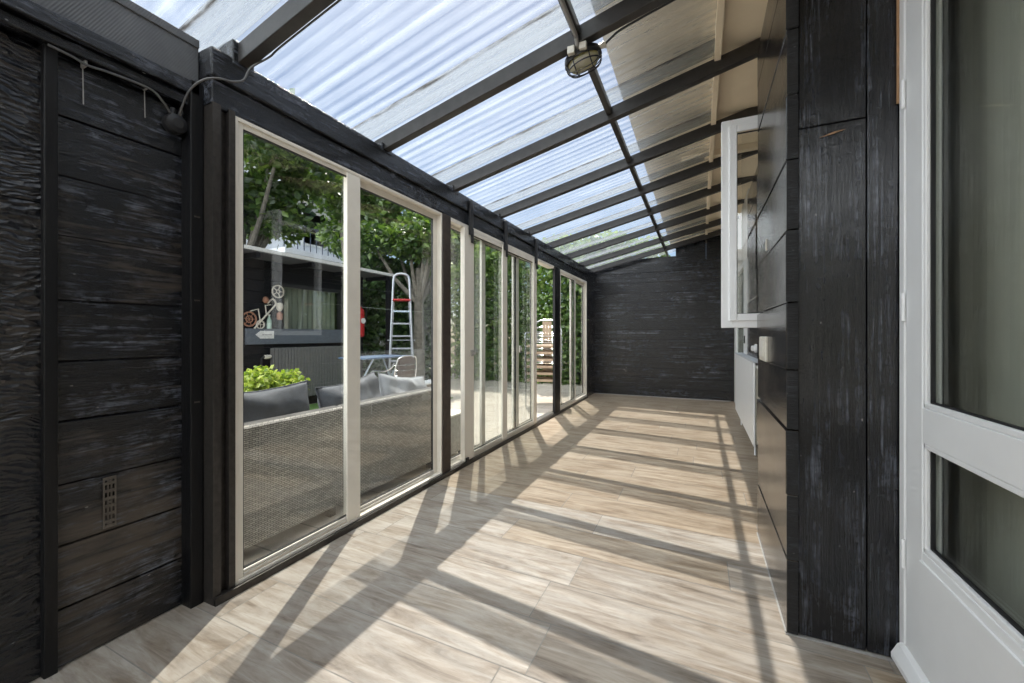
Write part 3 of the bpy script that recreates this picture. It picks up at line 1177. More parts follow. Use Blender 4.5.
t = thing('perforated_strap', 'flat perforated dull metal strap screwed to the black left wall low down', 'metal strap', (-2.09, .775, .55))
bm = B()
ys = [.757, .762, .769, .774, .779, .784, .791, .796]
zz = [.452 + .0098 * q for q in range(21)]
for q in range(20):
    cell = q % 3
    for c in range(7):
        if c in (1, 3, 5) and cell in (0, 1) and 0 < q < 19:
            continue
        box(bm, -2.089, -2.0845, ys[c], ys[c + 1], zz[q], zz[q + 1])
obj('strap_plate', bm, M['galv'], t)
for z in (.47, .55, .63):
    bm = B()
    lathe(bm, [(.005, 0), (.005, .002), (.003, .003)], 10, Matrix.Translation((-2.085, .7765, z)) @ Matrix.Rotation(PI / 2, 4, 'Y'))
    obj('screw', bm, M['galv'], t)

t = thing('junction_box', 'round black junction box on the left wall where the cable enters', 'junction box', (-2.06, .985, 2.115))
bm = B()
lathe(bm, [(.040, 0), (.042, .030), (.038, .042), (.020, .048)], 24, Matrix.Translation((-2.09, .985, 2.115)) @ Matrix.Rotation(PI / 2, 4, 'Y'))
obj('box_cover', bm, M['black_plastic'], t, smooth=False)
bm = B()
lathe(bm, [(.010, 0), (.010, .03)], 10, Matrix.Translation((-2.067, .972, 2.15)) @ Matrix.Rotation(-.2, 4, 'X'))
lathe(bm, [(.010, 0), (.010, .03)], 10, Matrix.Translation((-2.067, 1.002, 2.15)) @ Matrix.Rotation(-.25, 4, 'X'))
obj('cable_gland', bm, M['black_plastic'], t)
cb = B()
tube(cb, smoothpts([(-2.05, .60, 2.206), (-2.04, .657, 2.197), (-2.045, .70, 2.192), (-2.042, .76, 2.200), (-2.042, .884, 2.207), (-2.045, .931, 2.178), (-2.062, .966, 2.15)], 8), .0045, 8)
tag(obj('cable', cb, M['cable']), 'dark grey cable clipped along the black left wall to the junction box', 'cable')
cb = B()
tube(cb, smoothpts([(-2.058, .995, 2.15), (-2.03, .992, 2.185), (-1.99, 1.002, 2.253), (-1.95, 1.032, 2.303), (-1.925, 1.078, 2.33), (-1.915, 1.131, 2.343), (-1.908, 1.178, 2.376), (-1.89, 1.20, 2.44), (-1.82, 1.245, 2.50), (-1.7, 1.242, 2.53), (-1.0, 1.242, 2.69), (-.4, 1.242, 2.83)], 8), .0045, 8)
tag(obj('cable', cb, M['cable']), 'dark grey cable looping up from the junction box to the near rafter', 'cable')
t = thing('cable_clip', 'small nailed clip holding the wall cable near the black batten', 'clip', (-2.066, .70, 2.20))
bm = B()
box(bm, -2.094, -2.056, .696, .704, 2.193, 2.215, .002)
tube(bm, [(-2.085, .70, 2.195), (-2.085, .702, 2.06)], .0018, 6)
obj('clip_body', bm, M['grey_plastic'], t)
t = thing('cable_clip', 'small nailed clip holding the wall cable close to the junction box', 'clip', (-2.066, .885, 2.21))
bm = B()
box(bm, -2.094, -2.056, .881, .889, 2.213, 2.236, .002)
tube(bm, [(-2.085, .885, 2.215), (-2.085, .887, 2.10)], .0018, 6)
obj('clip_body', bm, M['grey_plastic'], t)
for z, in ((.9,), (1.35,), (1.72,)):
    bm = box(B(), -2.021, -2.018, 1.034, 1.056, z, z + .006)
    tag(obj('staple', bm, M['galv']), 'tiny bright staple in the black corner pilaster at ' + {.9: 'waist', 1.35: 'chest', 1.72: 'head'}[z] + ' height', 'staple')

# caged bulkhead lamp under the rafter
LX, LY = -.60, 2.22
LZ = ZB(LX) - .004
t = thing('bulkhead_lamp', 'oval caged bulkhead lamp with frosted glass under a rafter', 'lamp', (LX, LY, LZ))
def oval(a, b, z, n=28):
    return [(a * math.cos(2 * PI * k / n), b * math.sin(2 * PI * k / n), z) for k in range(n)]
RL = Matrix.Translation((LX, LY, LZ)) @ Matrix.Rotation(-.227, 4, 'Y')
def loft(bm, secs):
    rr = [[bm.verts.new(p) for p in s] for s in secs]
    n = len(rr[0])
    for a, b in zip(rr, rr[1:]):
        for k in range(n):
            bm.faces.new((a[k], a[(k + 1) % n], b[(k + 1) % n], b[k]))
    bm.faces.new(rr[0][::-1])
    bm.faces.new(rr[-1])
q = bmesh.new()
loft(q, [oval(.085, .055, 0), oval(.10, .068, -.006), oval(.105, .072, -.032), oval(.098, .066, -.04)])
bm = B(); join(bm, q, RL)
obj('base', bm, M['black_plastic'], t)
q = bmesh.new()
loft(q, [oval(.088, .056, -.036), oval(.086, .054, -.055), oval(.074, .044, -.078), oval(.05, .028, -.090), oval(.02, .01, -.094)])
bm = B(); join(bm, q, RL)
obj('glass_dome', bm, M['lampglass'], t, smooth=True)
q = bmesh.new()
tube(q, oval(.102, .069, -.043), .0042, 6, closed=True)
tube(q, oval(.094, .062, -.078), .0035, 6, closed=True)
for y in (-.028, .0, .028):
    w = .1 * math.sqrt(1 - (y / .069) ** 2)
    tube(q, smoothpts([(-w, y, -.043), (-w * .93, y, -.08), (-w * .5, y, -.102), (w * .5, y, -.102), (w * .93, y, -.08), (w, y, -.043)], 5), .003, 6)
for x in (-.045, .045):
    w = .066 * math.sqrt(1 - (x / .105) ** 2)
    tube(q, smoothpts([(x, -w, -.043), (x, -w * .93, -.08), (x, 0, -.104), (x, w * .93, -.08), (x, w, -.043)], 5), .003, 6)
bm = B(); join(bm, q, RL)
obj('wire_cage', bm, M['black_plastic'], t)
obj('clamp', box(B(), LX - .055, LX - .015, LY - .095, LY - .068, LZ - .045, LZ - .004, .004), M['plastic'], t)
obj('clamp', box(B(), LX + .01, LX + .05, LY - .092, LY - .068, LZ - .035, LZ + .002, .004), M['plastic'], t)
q = bmesh.new()
lathe(q, [(.014, 0), (.014, .035), (.018, .037), (.018, .05)], 12, Matrix.Translation((.085, .0, -.016)) @ Matrix.Rotation(PI / 2, 4, 'Y'))
bm = B(); join(bm, q, RL)
obj('cable_gland', bm, M['plastic'], t)
bm = B()
tube(bm, smoothpts([(-.600, 1.25, ZB(-.60) + .022), (-.600, 2.04, ZB(-.60) + .022), (-.600, 2.11, ZB(-.60) + .006), (-.600, 2.135, ZB(-.60) - .014), (-.600, 2.20, ZB(-.60) - .014)], 6), .011, 10)
tag(obj('conduit', bm, M['grey_plastic']), 'grey plastic conduit running along the cross bar to the caged lamp', 'conduit')
cb = B()
tube(cb, smoothpts([(-.47, 2.215, LZ + .01), (-.43, 2.205, LZ + .03), (-.36, 2.195, LZ + .055), (-.1, 2.195, LZ + .12), (.25, 2.195, LZ + .205)], 8), .006, 8)
tag(obj('cable', cb, M['black_plastic']), 'black cable leaving the caged lamp along the rafter to the right', 'cable')

# ================================================================== the garden
struct('terrace', box(B(), -12, -2.062, -5.0, 14, -.08, -.012), M['terrace'])
struct('terrace_far', box(B(), -2.06, 6, 8.42, 14, -.08, -.012), M['terrace'])
bm = box(B(), -6.1, -4.3, 4.4, 6.6, -.012, .004)
tag(obj('lawn', bm, M['grass']), kind='structure')

# ---- wicker sofas with their backs to the glass
def sofa(label, y0, y1, arm_far, arm_near):
    t = thing('wicker_sofa', label, 'sofa', (-2.6, (y0 + y1) / 2, 0), group='wicker sofas behind the glass')
    bm = B()
    prism(bm, [(-2.20, .06), (-2.20, .70), (-2.215, .715), (-2.285, .715), (-2.30, .70), (-2.33, .40), (-2.33, .06)], 'y', y0, y1)
    obj('backrest', bm, M['wicker'], t)
    bm = box(B(), -2.96, -2.331, y0 + .002, y1 - .002, .06, .33, .012)
    obj('seat_base', bm, M['wicker'], t)
    for on, ya, yb in ((arm_near, y0, y0 + .13), (arm_far, y1 - .13, y1)):
        if on:
            obj('armrest', box(B(), -2.97, -2.332, ya, yb, .331, .58, .02), M['wicker'], t)
    for x in (-2.92, -2.25):
        for y in (y0 + .06, y1 - .06):
            obj('foot', box(B(), x - .025, x + .025, y - .025, y + .025, -.012, .061, .004), M['black_plastic'], t)
    a = y0 + (.135 if arm_near else .01)
    b = y1 - (.135 if arm_far else .01)
    n = max(1, round((b - a) / .65))
    for k in range(n):
        ya, yb = a + (b - a) * k / n + .006, a + (b - a) * (k + 1) / n - .006
        o = obj('seat_cushion', box(B(), -2.94, -2.345, ya, yb, .331, .47, .035), M['cushion'], t)
    return t
sofa('grey wicker sofa whose back stands behind the glass nearest the corner post', .50, 2.02, False, True)
sofa('grey wicker sofa behind the second glass pane, next to the brown post', 2.055, 3.12, False, False)

def pillow(name, label, loc, w, h, d, rot, mat, seed, crease=.018, n=20):
    """stuffed cushion: w wide, h high, d thick; seam round the edge, creased faces"""
    r = random.Random(seed)
    ph = [r.random() * 6 for _ in range(8)]
    bm = B()
    gr = {}
    for side in (1, -1):
        for i in range(n + 1):
            for j in range(n + 1):
                u, v = -1 + 2 * i / n, -1 + 2 * j / n
                edge = i in (0, n) or j in (0, n)
                if edge and side == -1:
                    gr[(side, i, j)] = gr[(1, i, j)]
                    continue
                e = (1 - abs(u) ** 3.2) * (1 - abs(v) ** 3.2)
                k = 1 - .05 * (1 - v * v) * abs(u) ** 4 - .0
                th = d / 2 * max(e, 0) ** .42
                cr = crease * (math.sin(5 * u + 3 * v + ph[0]) * math.sin(4 * v - 2 * u + ph[1]) + .6 * math.sin(9 * u + ph[2] + 2 * v) * math.sin(3 * v + ph[3])) * max(e, 0) ** .5
                pinch = crease * .8 * abs(math.sin(6 * u + ph[4])) * (abs(v) ** 3) * (e > 0)
                x = side * (th + cr - pinch)
                gr[(side, i, j)] = bm.verts.new((x, u * w / 2 * (1 - .06 * (1 - abs(v)) * abs(u) ** 6), v * h / 2 * (1 - .06 * (1 - abs(u)) * abs(v) ** 6) - .02 * (v > 0) * (1 - u * u)))
    for side in (1, -1):
        for i in range(n):
            for j in range(n):
                q = [gr[(side, i, j)], gr[(side, i + 1, j)], gr[(side, i + 1, j + 1)], gr[(side, i, j + 1)]]
                try:
                    bm.faces.new(q if side == 1 else q[::-1])
                except ValueError:
                    pass
    t = thing(name, label, 'cushion', loc, group='cushions on the wicker sofas', world=False)
    t.rotation_euler = rot
    obj('cover', bm, mat, t, smooth=True)
    bm = B()
    pts = []
    m = 40
    for k in range(m):
        a = k / m * 4
        s, f = int(a), a - int(a)
        c = [(-1 + 2 * f, -1), (1, -1 + 2 * f), (1 - 2 * f, 1), (-1, 1 - 2 * f)][s]
        pts.append((0, c[0] * w / 2 * (1 - .06 * (1 - abs(c[1])) * (abs(c[0]) ** 6)), c[1] * h / 2 * (1 - .06 * (1 - abs(c[0])) * abs(c[1]) ** 6) - .02 * (c[1] > 0) * (1 - c[0] ** 2)))
    tube(bm, pts, .005, 6, closed=True)
    obj('piping', bm, mat, t)
    return t
pillow('cushion', 'wide slate grey back cushion on the sofa below the lime green plant', (-2.415, 1.585, .680), .70, .42, .14, (0, -.10, 0), M['cushion'], 2)
pillow('cushion', 'slumped slate grey cushion just right of the wide one', (-2.43, 2.33, .665), .62, .40, .17, (.10, -.20, .06), M['cushion'], 5, .03)
pillow('cushion', 'pale topped cushion leaning on the sofa beside the brown post', (-2.44, 2.95, .655), .58, .38, .15, (-.14, -.30, -.04), M['cushion_light'], 9, .025)

t = thing('side_table', 'low wicker side table with a pale top past the end of the sofas', 'table', (-2.4, 3.42, 0))
obj('table_top', box(B(), -2.72, -2.17, 3.22, 3.62, .405, .422, .004), M['alu'], t)
obj('wicker_body', box(B(), -2.69, -2.20, 3.25, 3.59, .03, .404, .01), M['wicker'], t)
for x in (-2.66, -2.23):
    for y in (3.28, 3.56):
        obj('foot', box(B(), x - .02, x + .02, y - .02, y + .02, -.012, .031, .003), M['black_plastic'], t)

# ---- foliage
def leaves(bm, n, centre, rad, size, r, shape='ball', clump=None, aspect=1.7, droop=.3):
    C_ = Vector(centre or (0, 0, 0))
    for _ in range(n):
        if clump:
            c, cr = r.choice(clump)
            while True:
                p = Vector((r.uniform(-1, 1), r.uniform(-1, 1), r.uniform(-1, 1)))
                if .25 < p.length < 1:
                    break
            p = Vector(c) + Vector((p.x * cr[0], p.y * cr[1], p.z * cr[2]))
        elif shape == 'box':
            p = C_ + Vector((r.uniform(-1, 1) * rad[0], r.uniform(-1, 1) * rad[1], r.uniform(-1, 1) * rad[2]))
        else:
            while True:
                p = Vector((r.uniform(-1, 1), r.uniform(-1, 1), r.uniform(-1, 1)))
                if p.length < 1:
                    break
            p = C_ + Vector((p.x * rad[0], p.y * rad[1], p.z * rad[2]))
        s = size * r.uniform(.65, 1.3)
        d = Vector((r.gauss(0, 1), r.gauss(0, 1), r.gauss(0, .7) - droop)).normalized()
        u = d.cross(Vector((r.gauss(0, 1), r.gauss(0, 1), r.gauss(0, 1)))).normalized()
        nrm = d.cross(u)
        w = s / aspect / 2
        a = bm.verts.new(p)
        b = bm.verts.new(p + d * s * .45 + u * w - nrm * w * .25)
        c = bm.verts.new(p + d * s)
        e = bm.verts.new(p + d * s * .45 - u * w - nrm * w * .25)
        bm.faces.new((a, b, c))
        bm.faces.new((a, c, e))

def tree(label, x, y, trunk_h, crown, n, size, mat, r, tr=.12, group='trees beyond the shed', lean=(0, 0)):
    """crown: list of (centre offset from the trunk foot, radii)"""
    t = thing('tree', label, 'tree', (x, y, 0), group=group)
    bm = B()
    top = Vector((x + lean[0], y + lean[1], trunk_h))
    tube(bm, [(x, y, -.05), (x + lean[0] * .3, y + lean[1] * .3, trunk_h * .35), (x + lean[0] * .7, y + lean[1] * .7, trunk_h * .7), top], [tr, tr * .85, tr * .7, tr * .5], 10)
    for c, rr in crown:
        e = Vector((x + c[0], y + c[1], c[2]))
        s = Vector((x + lean[0] * .7, y + lean[1] * .7, trunk_h * .7))
        m = (s + e) / 2 + Vector((0, 0, -.15))
        tube(bm, [s, m, e], [tr * .45, tr * .3, tr * .12], 7)
    obj('trunk', bm, M['bark'], t)
    bm = B()
    leaves(bm, n, None, None, size, r, clump=[((x + c[0], y + c[1], c[2]), rr) for c, rr in crown])
    obj('foliage', bm, M[mat], t, recalc=False)
    return t
R5 = random.Random(21)
def crown(cx, cy, cz, R, k, r, flat=.75, cs=.45):
    out = []
    for _ in range(k):
        a, b = r.uniform(0, 2 * PI), r.uniform(-1, 1)
        q = math.sqrt(1 - b * b)
        f = r.uniform(.45, .95) * R
        out.append(((cx + f * q * math.cos(a), cy + f * q * math.sin(a), cz + f * b * flat), (R * cs, R * cs, R * cs * .75)))
    return out
tree('broad dark green tree rising left behind the black shed', -9.2, 5.6, 3.4, crown(0, 0, 4.9, 1.9, 13, R5, .6), 9000, .20, 'leaf_tree', R5, .16)
tree('dark green tree behind the middle of the shed roof', -9.9, 9.4, 3.4, crown(0, 0, 5.0, 2.0, 12, R5, .6), 8500, .20, 'leaf_tree', R5, .15)
tree('lighter leafy tree with low boughs above the roof edge', -8.6, 2.6, 2.8, crown(0, .2, 4.3, 1.4, 9, R5, .6), 6500, .17, 'leaf_ivy', R5, .11)
tree('grey trunked tree standing right of the stepladder', -5.75, 7.42, 2.7, crown(-.3, .1, 3.45, 1.15, 10, R5, .5), 6500, .15, 'leaf_tree', R5, .15)
tree('tall tree at the far right of the garden behind the hedge', -7.2, 12.4, 3.0, crown(0, 0, 4.1, 1.7, 11, R5, .6), 7500, .20, 'leaf_tree', R5, .15)

def hedge(label, boxes, n, size, mat, r, x, y):
    t = thing('hedge', label, 'hedge', (x, y, 0), group='hedges round the garden')
    bm = B()
    tot = sum(b[1][0] * b[1][1] * b[1][2] for b in boxes)
    for c, rad in boxes:
        leaves(bm, int(n * rad[0] * rad[1] * rad[2] / tot), c, rad, size, r, 'box', aspect=1.4)
    obj('foliage', bm, M[mat], t, recalc=False)
    bm = B()
    for c, rad in boxes:
        k = -1
        while k <= 1:
            px, py = c[0] + (rad[0] * k if rad[0] > rad[1] else 0), c[1] + (rad[1] * k if rad[1] >= rad[0] else 0)
            tube(bm, [(px, py, -.03), (px + .05, py, c[2]), (px - .03, py + .02, c[2] + rad[2] * .8)], [.03, .02, .008], 6)
            k += .25
    obj('stems', bm, M['bark'], t)
hedge('bright ivy hedge closing the far end of the garden behind the stacked chairs', [((-4.0, 9.9, 1.8), (2.4, .45, 1.85)), ((-1.9, 10.1, 1.7), (1.2, .4, 1.75))], 22000, .15, 'leaf_ivy', R5, -4, 9.9)
hedge('dark green hedge behind the stepladder at the side of the garden', [((-7.0, 8.15, 1.5), (.45, 1.5, 1.55))], 14000, .14, 'leaf_dark', R5, -6.9, 8.3)

t = thing('potted_plant', 'lime green leafy plant in a dark pot behind the wide cushion', 'plant', (-3.4, 2.36, -.012))
bm = B()
lathe(bm, [(.13, 0), (.17, .30), (.185, .30), (.185, .34), (.165, .34), (.16, .30)], 24, Matrix.Translation((-3.4, 2.36, -.012)))
obj('pot', bm, M['terracotta'], t)
bm = B()
rr = random.Random(4)
for k in range(16):
    a = rr.uniform(0, 2 * PI)
    q = rr.uniform(.05, .2)
    tube(bm, smoothpts([(-3.4 + .05 * math.cos(a), 2.36 + .05 * math.sin(a), .3), (-3.4 + .1 * math.cos(a), 2.36 + .12 * math.sin(a), .55), (-3.4 + q * math.cos(a), 2.36 + 1.3 * q * math.sin(a), .78)], 4), .005, 6)
obj('stems', bm, M['leaf_ivy'], t)
bm = B()
leaves(bm, 2600, None, None, .05, rr, clump=[((-3.4, 2.24, .80), (.16, .14, .13)), ((-3.4, 2.49, .76), (.16, .15, .12)), ((-3.36, 2.36, .66), (.2, .24, .16)), ((-3.44, 2.26, .70), (.16, .15, .16))], aspect=1.35)
obj('foliage', bm, M['leaf_lime'], t, recalc=False)

# ---- black garden shed with an overhanging roof
t = thing('garden_shed', 'black boarded garden shed with a flat roof behind the sofas', 'shed', (-6.8, 4.3, 0))
bm = B()
SX = -6.2
for z0, z1, y0, y1 in ((-.012, 1.15, 1.6, 6.2), (2.05, 2.45, 1.6, 6.2), (1.15, 2.05, 1.6, 4.40), (1.15, 2.05, 5.66, 6.2)):
    zz = z0
    while zz < z1 - .01:
        z2 = min(z1, zz + .18)
        box(bm, SX - .04, SX, y0, y1, zz + .002, z2 - .002, .003)
        zz = z2
box(bm, -8.2, SX - .04, 1.6, 1.64, -.012, 2.45)
box(bm, -8.2, SX - .04, 6.16, 6.2, -.012, 2.45)
box(bm, -8.2, -8.16, 1.6, 6.2, -.012, 2.45)
obj('wall', bm, M['shed'], t)
bm = box(B(), -8.4, -5.66, 1.4, 6.50, 2.37, 2.40)
prism(bm, [(-8.4, 2.41), (-5.66, 2.40), (-5.66, 2.43), (-8.4, 2.46)], 'y', 1.4, 6.5)
obj('roof', bm, M['soffit_grey'], t)
obj('fascia', box(B(), -5.66, -5.635, 1.4, 6.5, 2.385, 2.435, .002), M['shed_fascia'], t)
for y in (1.9, 2.8, 3.7, 4.6, 5.5, 6.3):
    obj('rafter', box(B(), -6.2, -5.665, y - .03, y + .03, 2.30, 2.369), M['shed'], t)
for y in (6.40,):
    obj('post', box(B(), -5.76, -5.68, y - .04, y + .04, -.012, 2.369, .004), M['shed'], t)
f = obj('window_frame', frame_bm(B(), SX - .05, SX + .02, 4.40, 5.66, 1.15, 2.05, .06), M['black_plastic'], t)
obj('pane', box(B(), SX - .03, SX - .024, 4.45, 5.61, 1.20, 2.0), M['glass'], f)
bm = B()
prev = None
for k in range(81):
    y = 4.46 + 1.14 * k / 80
    x = SX - .12 + .02 * math.sin(k * .9)
    cur = [bm.verts.new((x, y, 1.0)), bm.verts.new((x, y, 2.1))]
    if prev:
        bm.faces.new((prev[0], cur[0], cur[1], prev[1]))
    prev = cur
obj('curtain', bm, M['curtain'], f)
obj('sill_board', box(B(), SX + .001, SX + .045, 3.84, 5.78, 1.055, 1.30, .006), M['blue_grey'], t)

t = thing('ribbed_radiator', 'grey ribbed radiator hanging on the black shed below its sill board', 'radiator', (-6.1, 5.0, .1))
bm = B()
k = 0
y = 4.25
while y < 5.80:
    box(bm, -6.14, -6.085, y, y + .052, .15, .985, .010)
    y += .058
obj('ribs', bm, M['anthracite'], t)
bm = box(B(), -6.17, -6.095, 4.235, 5.82, .975, .995, .003)
obj('top_cover', bm, M['anthracite'], t)
obj('side_panel', box(B(), -6.17, -6.09, 4.22, 4.236, .15, .99, .002), M['anthracite'], t)
bm = B()
tube(bm, [(-6.13, 4.22, .86), (-6.13, 4.08, .86), (-6.13, 4.05, .83), (-6.13, 4.05, -.01)], .014, 10)
obj('pipe', bm, M['black_plastic'], t)
bm = B()
lathe(bm, [(.028, 0), (.032, .02), (.032, .09), (.024, .10)], 16, Matrix.Translation((-6.13, 4.20, .86)) @ Matrix.Rotation(PI / 2, 4, 'X'))
obj('valve_knob', bm, M['plastic'], t)

t = thing('fire_extinguisher', 'red fire extinguisher on the shed wall left of the stepladder', 'fire extinguisher', (-6.1, 6.02, 1.2))
bm = B()
Mx = Matrix.Translation((-6.11, 6.03, 1.16))
lathe(bm, [(.05, 0), (.08, .012), (.085, .04), (.085, .46), (.075, .53), (.04, .58), (.025, .60)], 24, Mx)
obj('cylinder', bm, M['red'], t, smooth=False)
bm = B()
lathe(bm, [(.026, 0), (.03, .02), (.03, .05), (.02, .06)], 14, Matrix.Translation((-6.11, 6.03, 1.76)))
box(bm, -6.12, -6.02, 6.015, 6.045, 1.80, 1.815, .003)
box(bm, -6.12, -6.03, 6.02, 6.04, 1.83, 1.842, .003)
obj('valve_handle', bm, M['black_plastic'], t)
bm = B()
tube(bm, smoothpts([(-6.09, 6.05, 1.785), (-6.05, 6.13, 1.74), (-6.06, 6.14, 1.55), (-6.07, 6.125, 1.38)], 6), .011, 8)
obj('hose', bm, M['black_plastic'], t)
bm = B()
lathe(bm, [(.055, 0), (.055, .012), (.045, .014)], 20, Matrix.Translation((-6.028, 6.03, 1.48)) @ Matrix.Rotation(PI / 2, 4, 'Y'))
obj('label_disc', bm, M['sign'], t)
bm = box(B(), -6.195, -6.16, 5.98, 6.08, 1.3, 1.72, .003)
obj('bracket', bm, M['black_plastic'], t)

# ---- ornaments on the shed wall (left of its window)
WX = -6.185
t = thing('wall_ornament', 'rusty metal vehicle ornament tilted on the shed wall', 'ornament', (WX, 4.03, 1.5))
def ring(bm, y, z, r_, th, x=WX + .02, n=20):
    tube(bm, [(x, y + r_ * math.cos(2 * PI * k / n), z + r_ * math.sin(2 * PI * k / n)) for k in range(n)], th, 6, closed=True)
bm = B()
ring(bm, 3.89, 1.44, .105, .012)
ring(bm, 3.89, 1.44, .05, .008)
for a in range(6):
    tube(bm, [(WX + .02, 3.89, 1.44), (WX + .02, 3.89 + .1 * math.cos(a), 1.44 + .1 * math.sin(a))], .005, 6)
obj('large_wheel', bm, M['ornament'], t)
bm = B()
ring(bm, 4.06, 1.36, .06, .011)
for a in range(4):
    tube(bm, [(WX + .02, 4.06, 1.36), (WX + .02, 4.06 + .055 * math.cos(a * 1.6), 1.36 + .055 * math.sin(a * 1.6))], .005, 6)
obj('small_wheel', bm, M['ornament_pale'], t)
bm = B()
tube(bm, smoothpts([(WX + .03, 3.96, 1.30), (WX + .03, 4.12, 1.48), (WX + .03, 4.28, 1.66), (WX + .03, 4.30, 1.72), (WX + .03, 4.25, 1.77), (WX + .03, 4.17, 1.70)], 5), .014, 8)
tube(bm, [(WX + .03, 3.90, 1.56), (WX + .03, 4.02, 1.60), (WX + .03, 4.05, 1.42)], .010, 8)
tube(bm, [(WX + .03, 4.15, 1.52), (WX + .03, 4.13, 1.66), (WX + .03, 4.22, 1.68)], .010, 8)
obj('body_frame', bm, M['ornament_pale'], t)
bm = B()
lathe(bm, [(.02, 0), (.045, .03), (.045, .06), (.03, .09), (.01, .10)], 14, Matrix.Translation((WX + .03, 4.14, 1.70)))
obj('driver_figure', bm, M['ornament'], t)
t = thing('round_ornament', 'pale openwork round ornament high on the shed wall beside the window', 'ornament', (WX, 4.35, 1.9))
bm = B()
ring(bm, 4.35, 1.90, .098, .012)
obj('rim', bm, M['ornament_pale'], t)
bm = B()
ring(bm, 4.35, 1.90, .032, .009, n=5)
for a in range(5):
    c, s = math.cos(2 * PI * a / 5), math.sin(2 * PI * a / 5)
    tube(bm, [(WX + .02, 4.35 + .032 * c, 1.90 + .032 * s), (WX + .02, 4.35 + .095 * c, 1.90 + .095 * s)], .008, 6)
obj('spokes', bm, M['ornament_pale'], t)
t = thing('hanging_ornament', 'pale two-part ornament hanging below the round one', 'ornament', (WX, 4.36, 1.5))
bm = B()
lathe(bm, [(.02, 0), (.05, .04), (.055, .09), (.04, .13), (.015, .14)], 16, Matrix.Translation((WX + .045, 4.36, 1.58)))
obj('upper_bead', bm, M['ornament_pale'], t)
bm = B()
lathe(bm, [(.03, 0), (.045, .02), (.045, .10), (.02, .13)], 16, Matrix.Translation((WX + .045, 4.36, 1.44)))
tube(bm, [(WX + .045, 4.36, 1.565), (WX + .045, 4.36, 1.585)], .006, 6)
obj('lower_bead', bm, M['ornament'], t)
bm = B()
tube(bm, [(WX + .045, 4.36, 1.715), (WX + .03, 4.36, 1.79)], .004, 6)
obj('cord', bm, M['black_plastic'], t)
t = thing('mint_bottle', 'pale mint bottle standing on the shed sill board', 'bottle', (-6.178, 4.21, 1.30))
bm = B()
lathe(bm, [(.034, 0), (.036, .01), (.036, .13), (.02, .17), (.015, .20)], 16, Matrix.Translation((-6.178, 4.21, 1.30)))
obj('bottle_body', bm, M['mint'], t)
bm = B()
lathe(bm, [(.017, 0), (.017, .025)], 12, Matrix.Translation((-6.178, 4.21, 1.50)))
obj('cap', bm, M['sign'], t)
t = thing('arrow_sign', 'white arrow shaped sign pointing left on the sill board', 'sign', (-6.15, 4.13, 1.2))
bm = B()
prism(bm, [(3.975, 1.205), (4.05, 1.265), (4.265, 1.265), (4.265, 1.145), (4.05, 1.145)], 'x', -6.154, -6.142)
obj('sign_board', bm, M['sign'], t)
bm = box(B(), -6.1425, -6.140, 4.075, 4.235, 1.196, 1.214, .0)
obj('grey_band', bm, M['sign_grey'], t)

# ---- stepladder
t = thing('stepladder', 'tall aluminium stepladder with a rounded top rail beside the shed', 'ladder', (-5.0, 5.85, 0))
LA = Vector((-5.05, 6.0, 0))
ux, uy = Vector((.76, .65, 0)).normalized(), Vector((-.65, .76, 0)).normalized()   # across, and away from the camera side
def lp(a, b, z):
    return LA + ux * a + uy * b + Vector((0, 0, z))
ladder_pts = [lp(-.23, -.35, 0), lp(-.19, -.25, 1.0), lp(-.15, -.15, 2.0), lp(-.138, -.115, 2.22), lp(-.10, -.105, 2.30), lp(0, -.10, 2.325), lp(.10, -.105, 2.30), lp(.138, -.115, 2.22), lp(.15, -.15, 2.0), lp(.19, -.25, 1.0), lp(.23, -.35, 0)]
bm = B()
tube(bm, smoothpts(ladder_pts, 5), .022, 8)
obj('side_rail', bm, M['ladder'], t)
for k in range(7):
    z = .28 + k * .225
    h = .23 - .039 * z
    b = -.35 + .1 * z
    bm = B()
    c = lp(0, b + .03, z)
    Mr = Matrix((ux, uy, Vector((0, 0, 1)))).transposed()
    obox(bm, c, 2 * h - .02, .085, .028, Mr, .004)
    obj('step', bm, M['ladder'] if k < 6 else M['pale_blue'], t)
bm = B()
obox(bm, lp(0, -.10, 1.84), .31, .24, .03, Matrix((ux, uy, Vector((0, 0, 1)))).transposed(), .006)
tag(obj('platform', bm, M['red'], t), 'red topped platform')
for s in (-1, 1):
    bm = B()
    bar(bm, lp(s * .25, .55, 0), lp(s * .14, .0, 1.82), .03, .045)
    obj('rear_leg', bm, M['ladder'], t)
for z in (.5, 1.1):
    bm = tube(B(), [lp(-.26, .55 - .3 * z, z), lp(.26, .55 - .3 * z, z)], .011, 6)
    obj('rear_brace', bm, M['ladder'], t)

# ---- folding table, chair, planter
t = thing('folding_table', 'blue topped folding table with pale steel legs before the shed', 'table', (-4.6, 4.75, 0))
obj('table_top', box(B(), -5.0, -4.45, 4.50, 5.50, .835, .86, .006), M['blue'], t)
for y in (4.68, 5.32):
    bm = B()
    tube(bm, [(-4.95, y - .10, -.012), (-4.735, y, .45), (-4.52, y + .05, .834)], .014, 8)
    obj('leg', bm, M['pale_blue'], t)
    bm = B()
    tube(bm, [(-4.50, y - .10, -.012), (-4.70, y, .45), (-4.93, y + .05, .834)], .014, 8)
    obj('leg', bm, M['pale_blue'], t)
bm = B()
tube(bm, [(-4.84, 4.63, .22), (-4.84, 5.27, .22)], .01, 6)
tube(bm, [(-4.60, 4.63, .22), (-4.60, 5.27, .22)], .01, 6)
obj('stretcher', bm, M['pale_blue'], t)

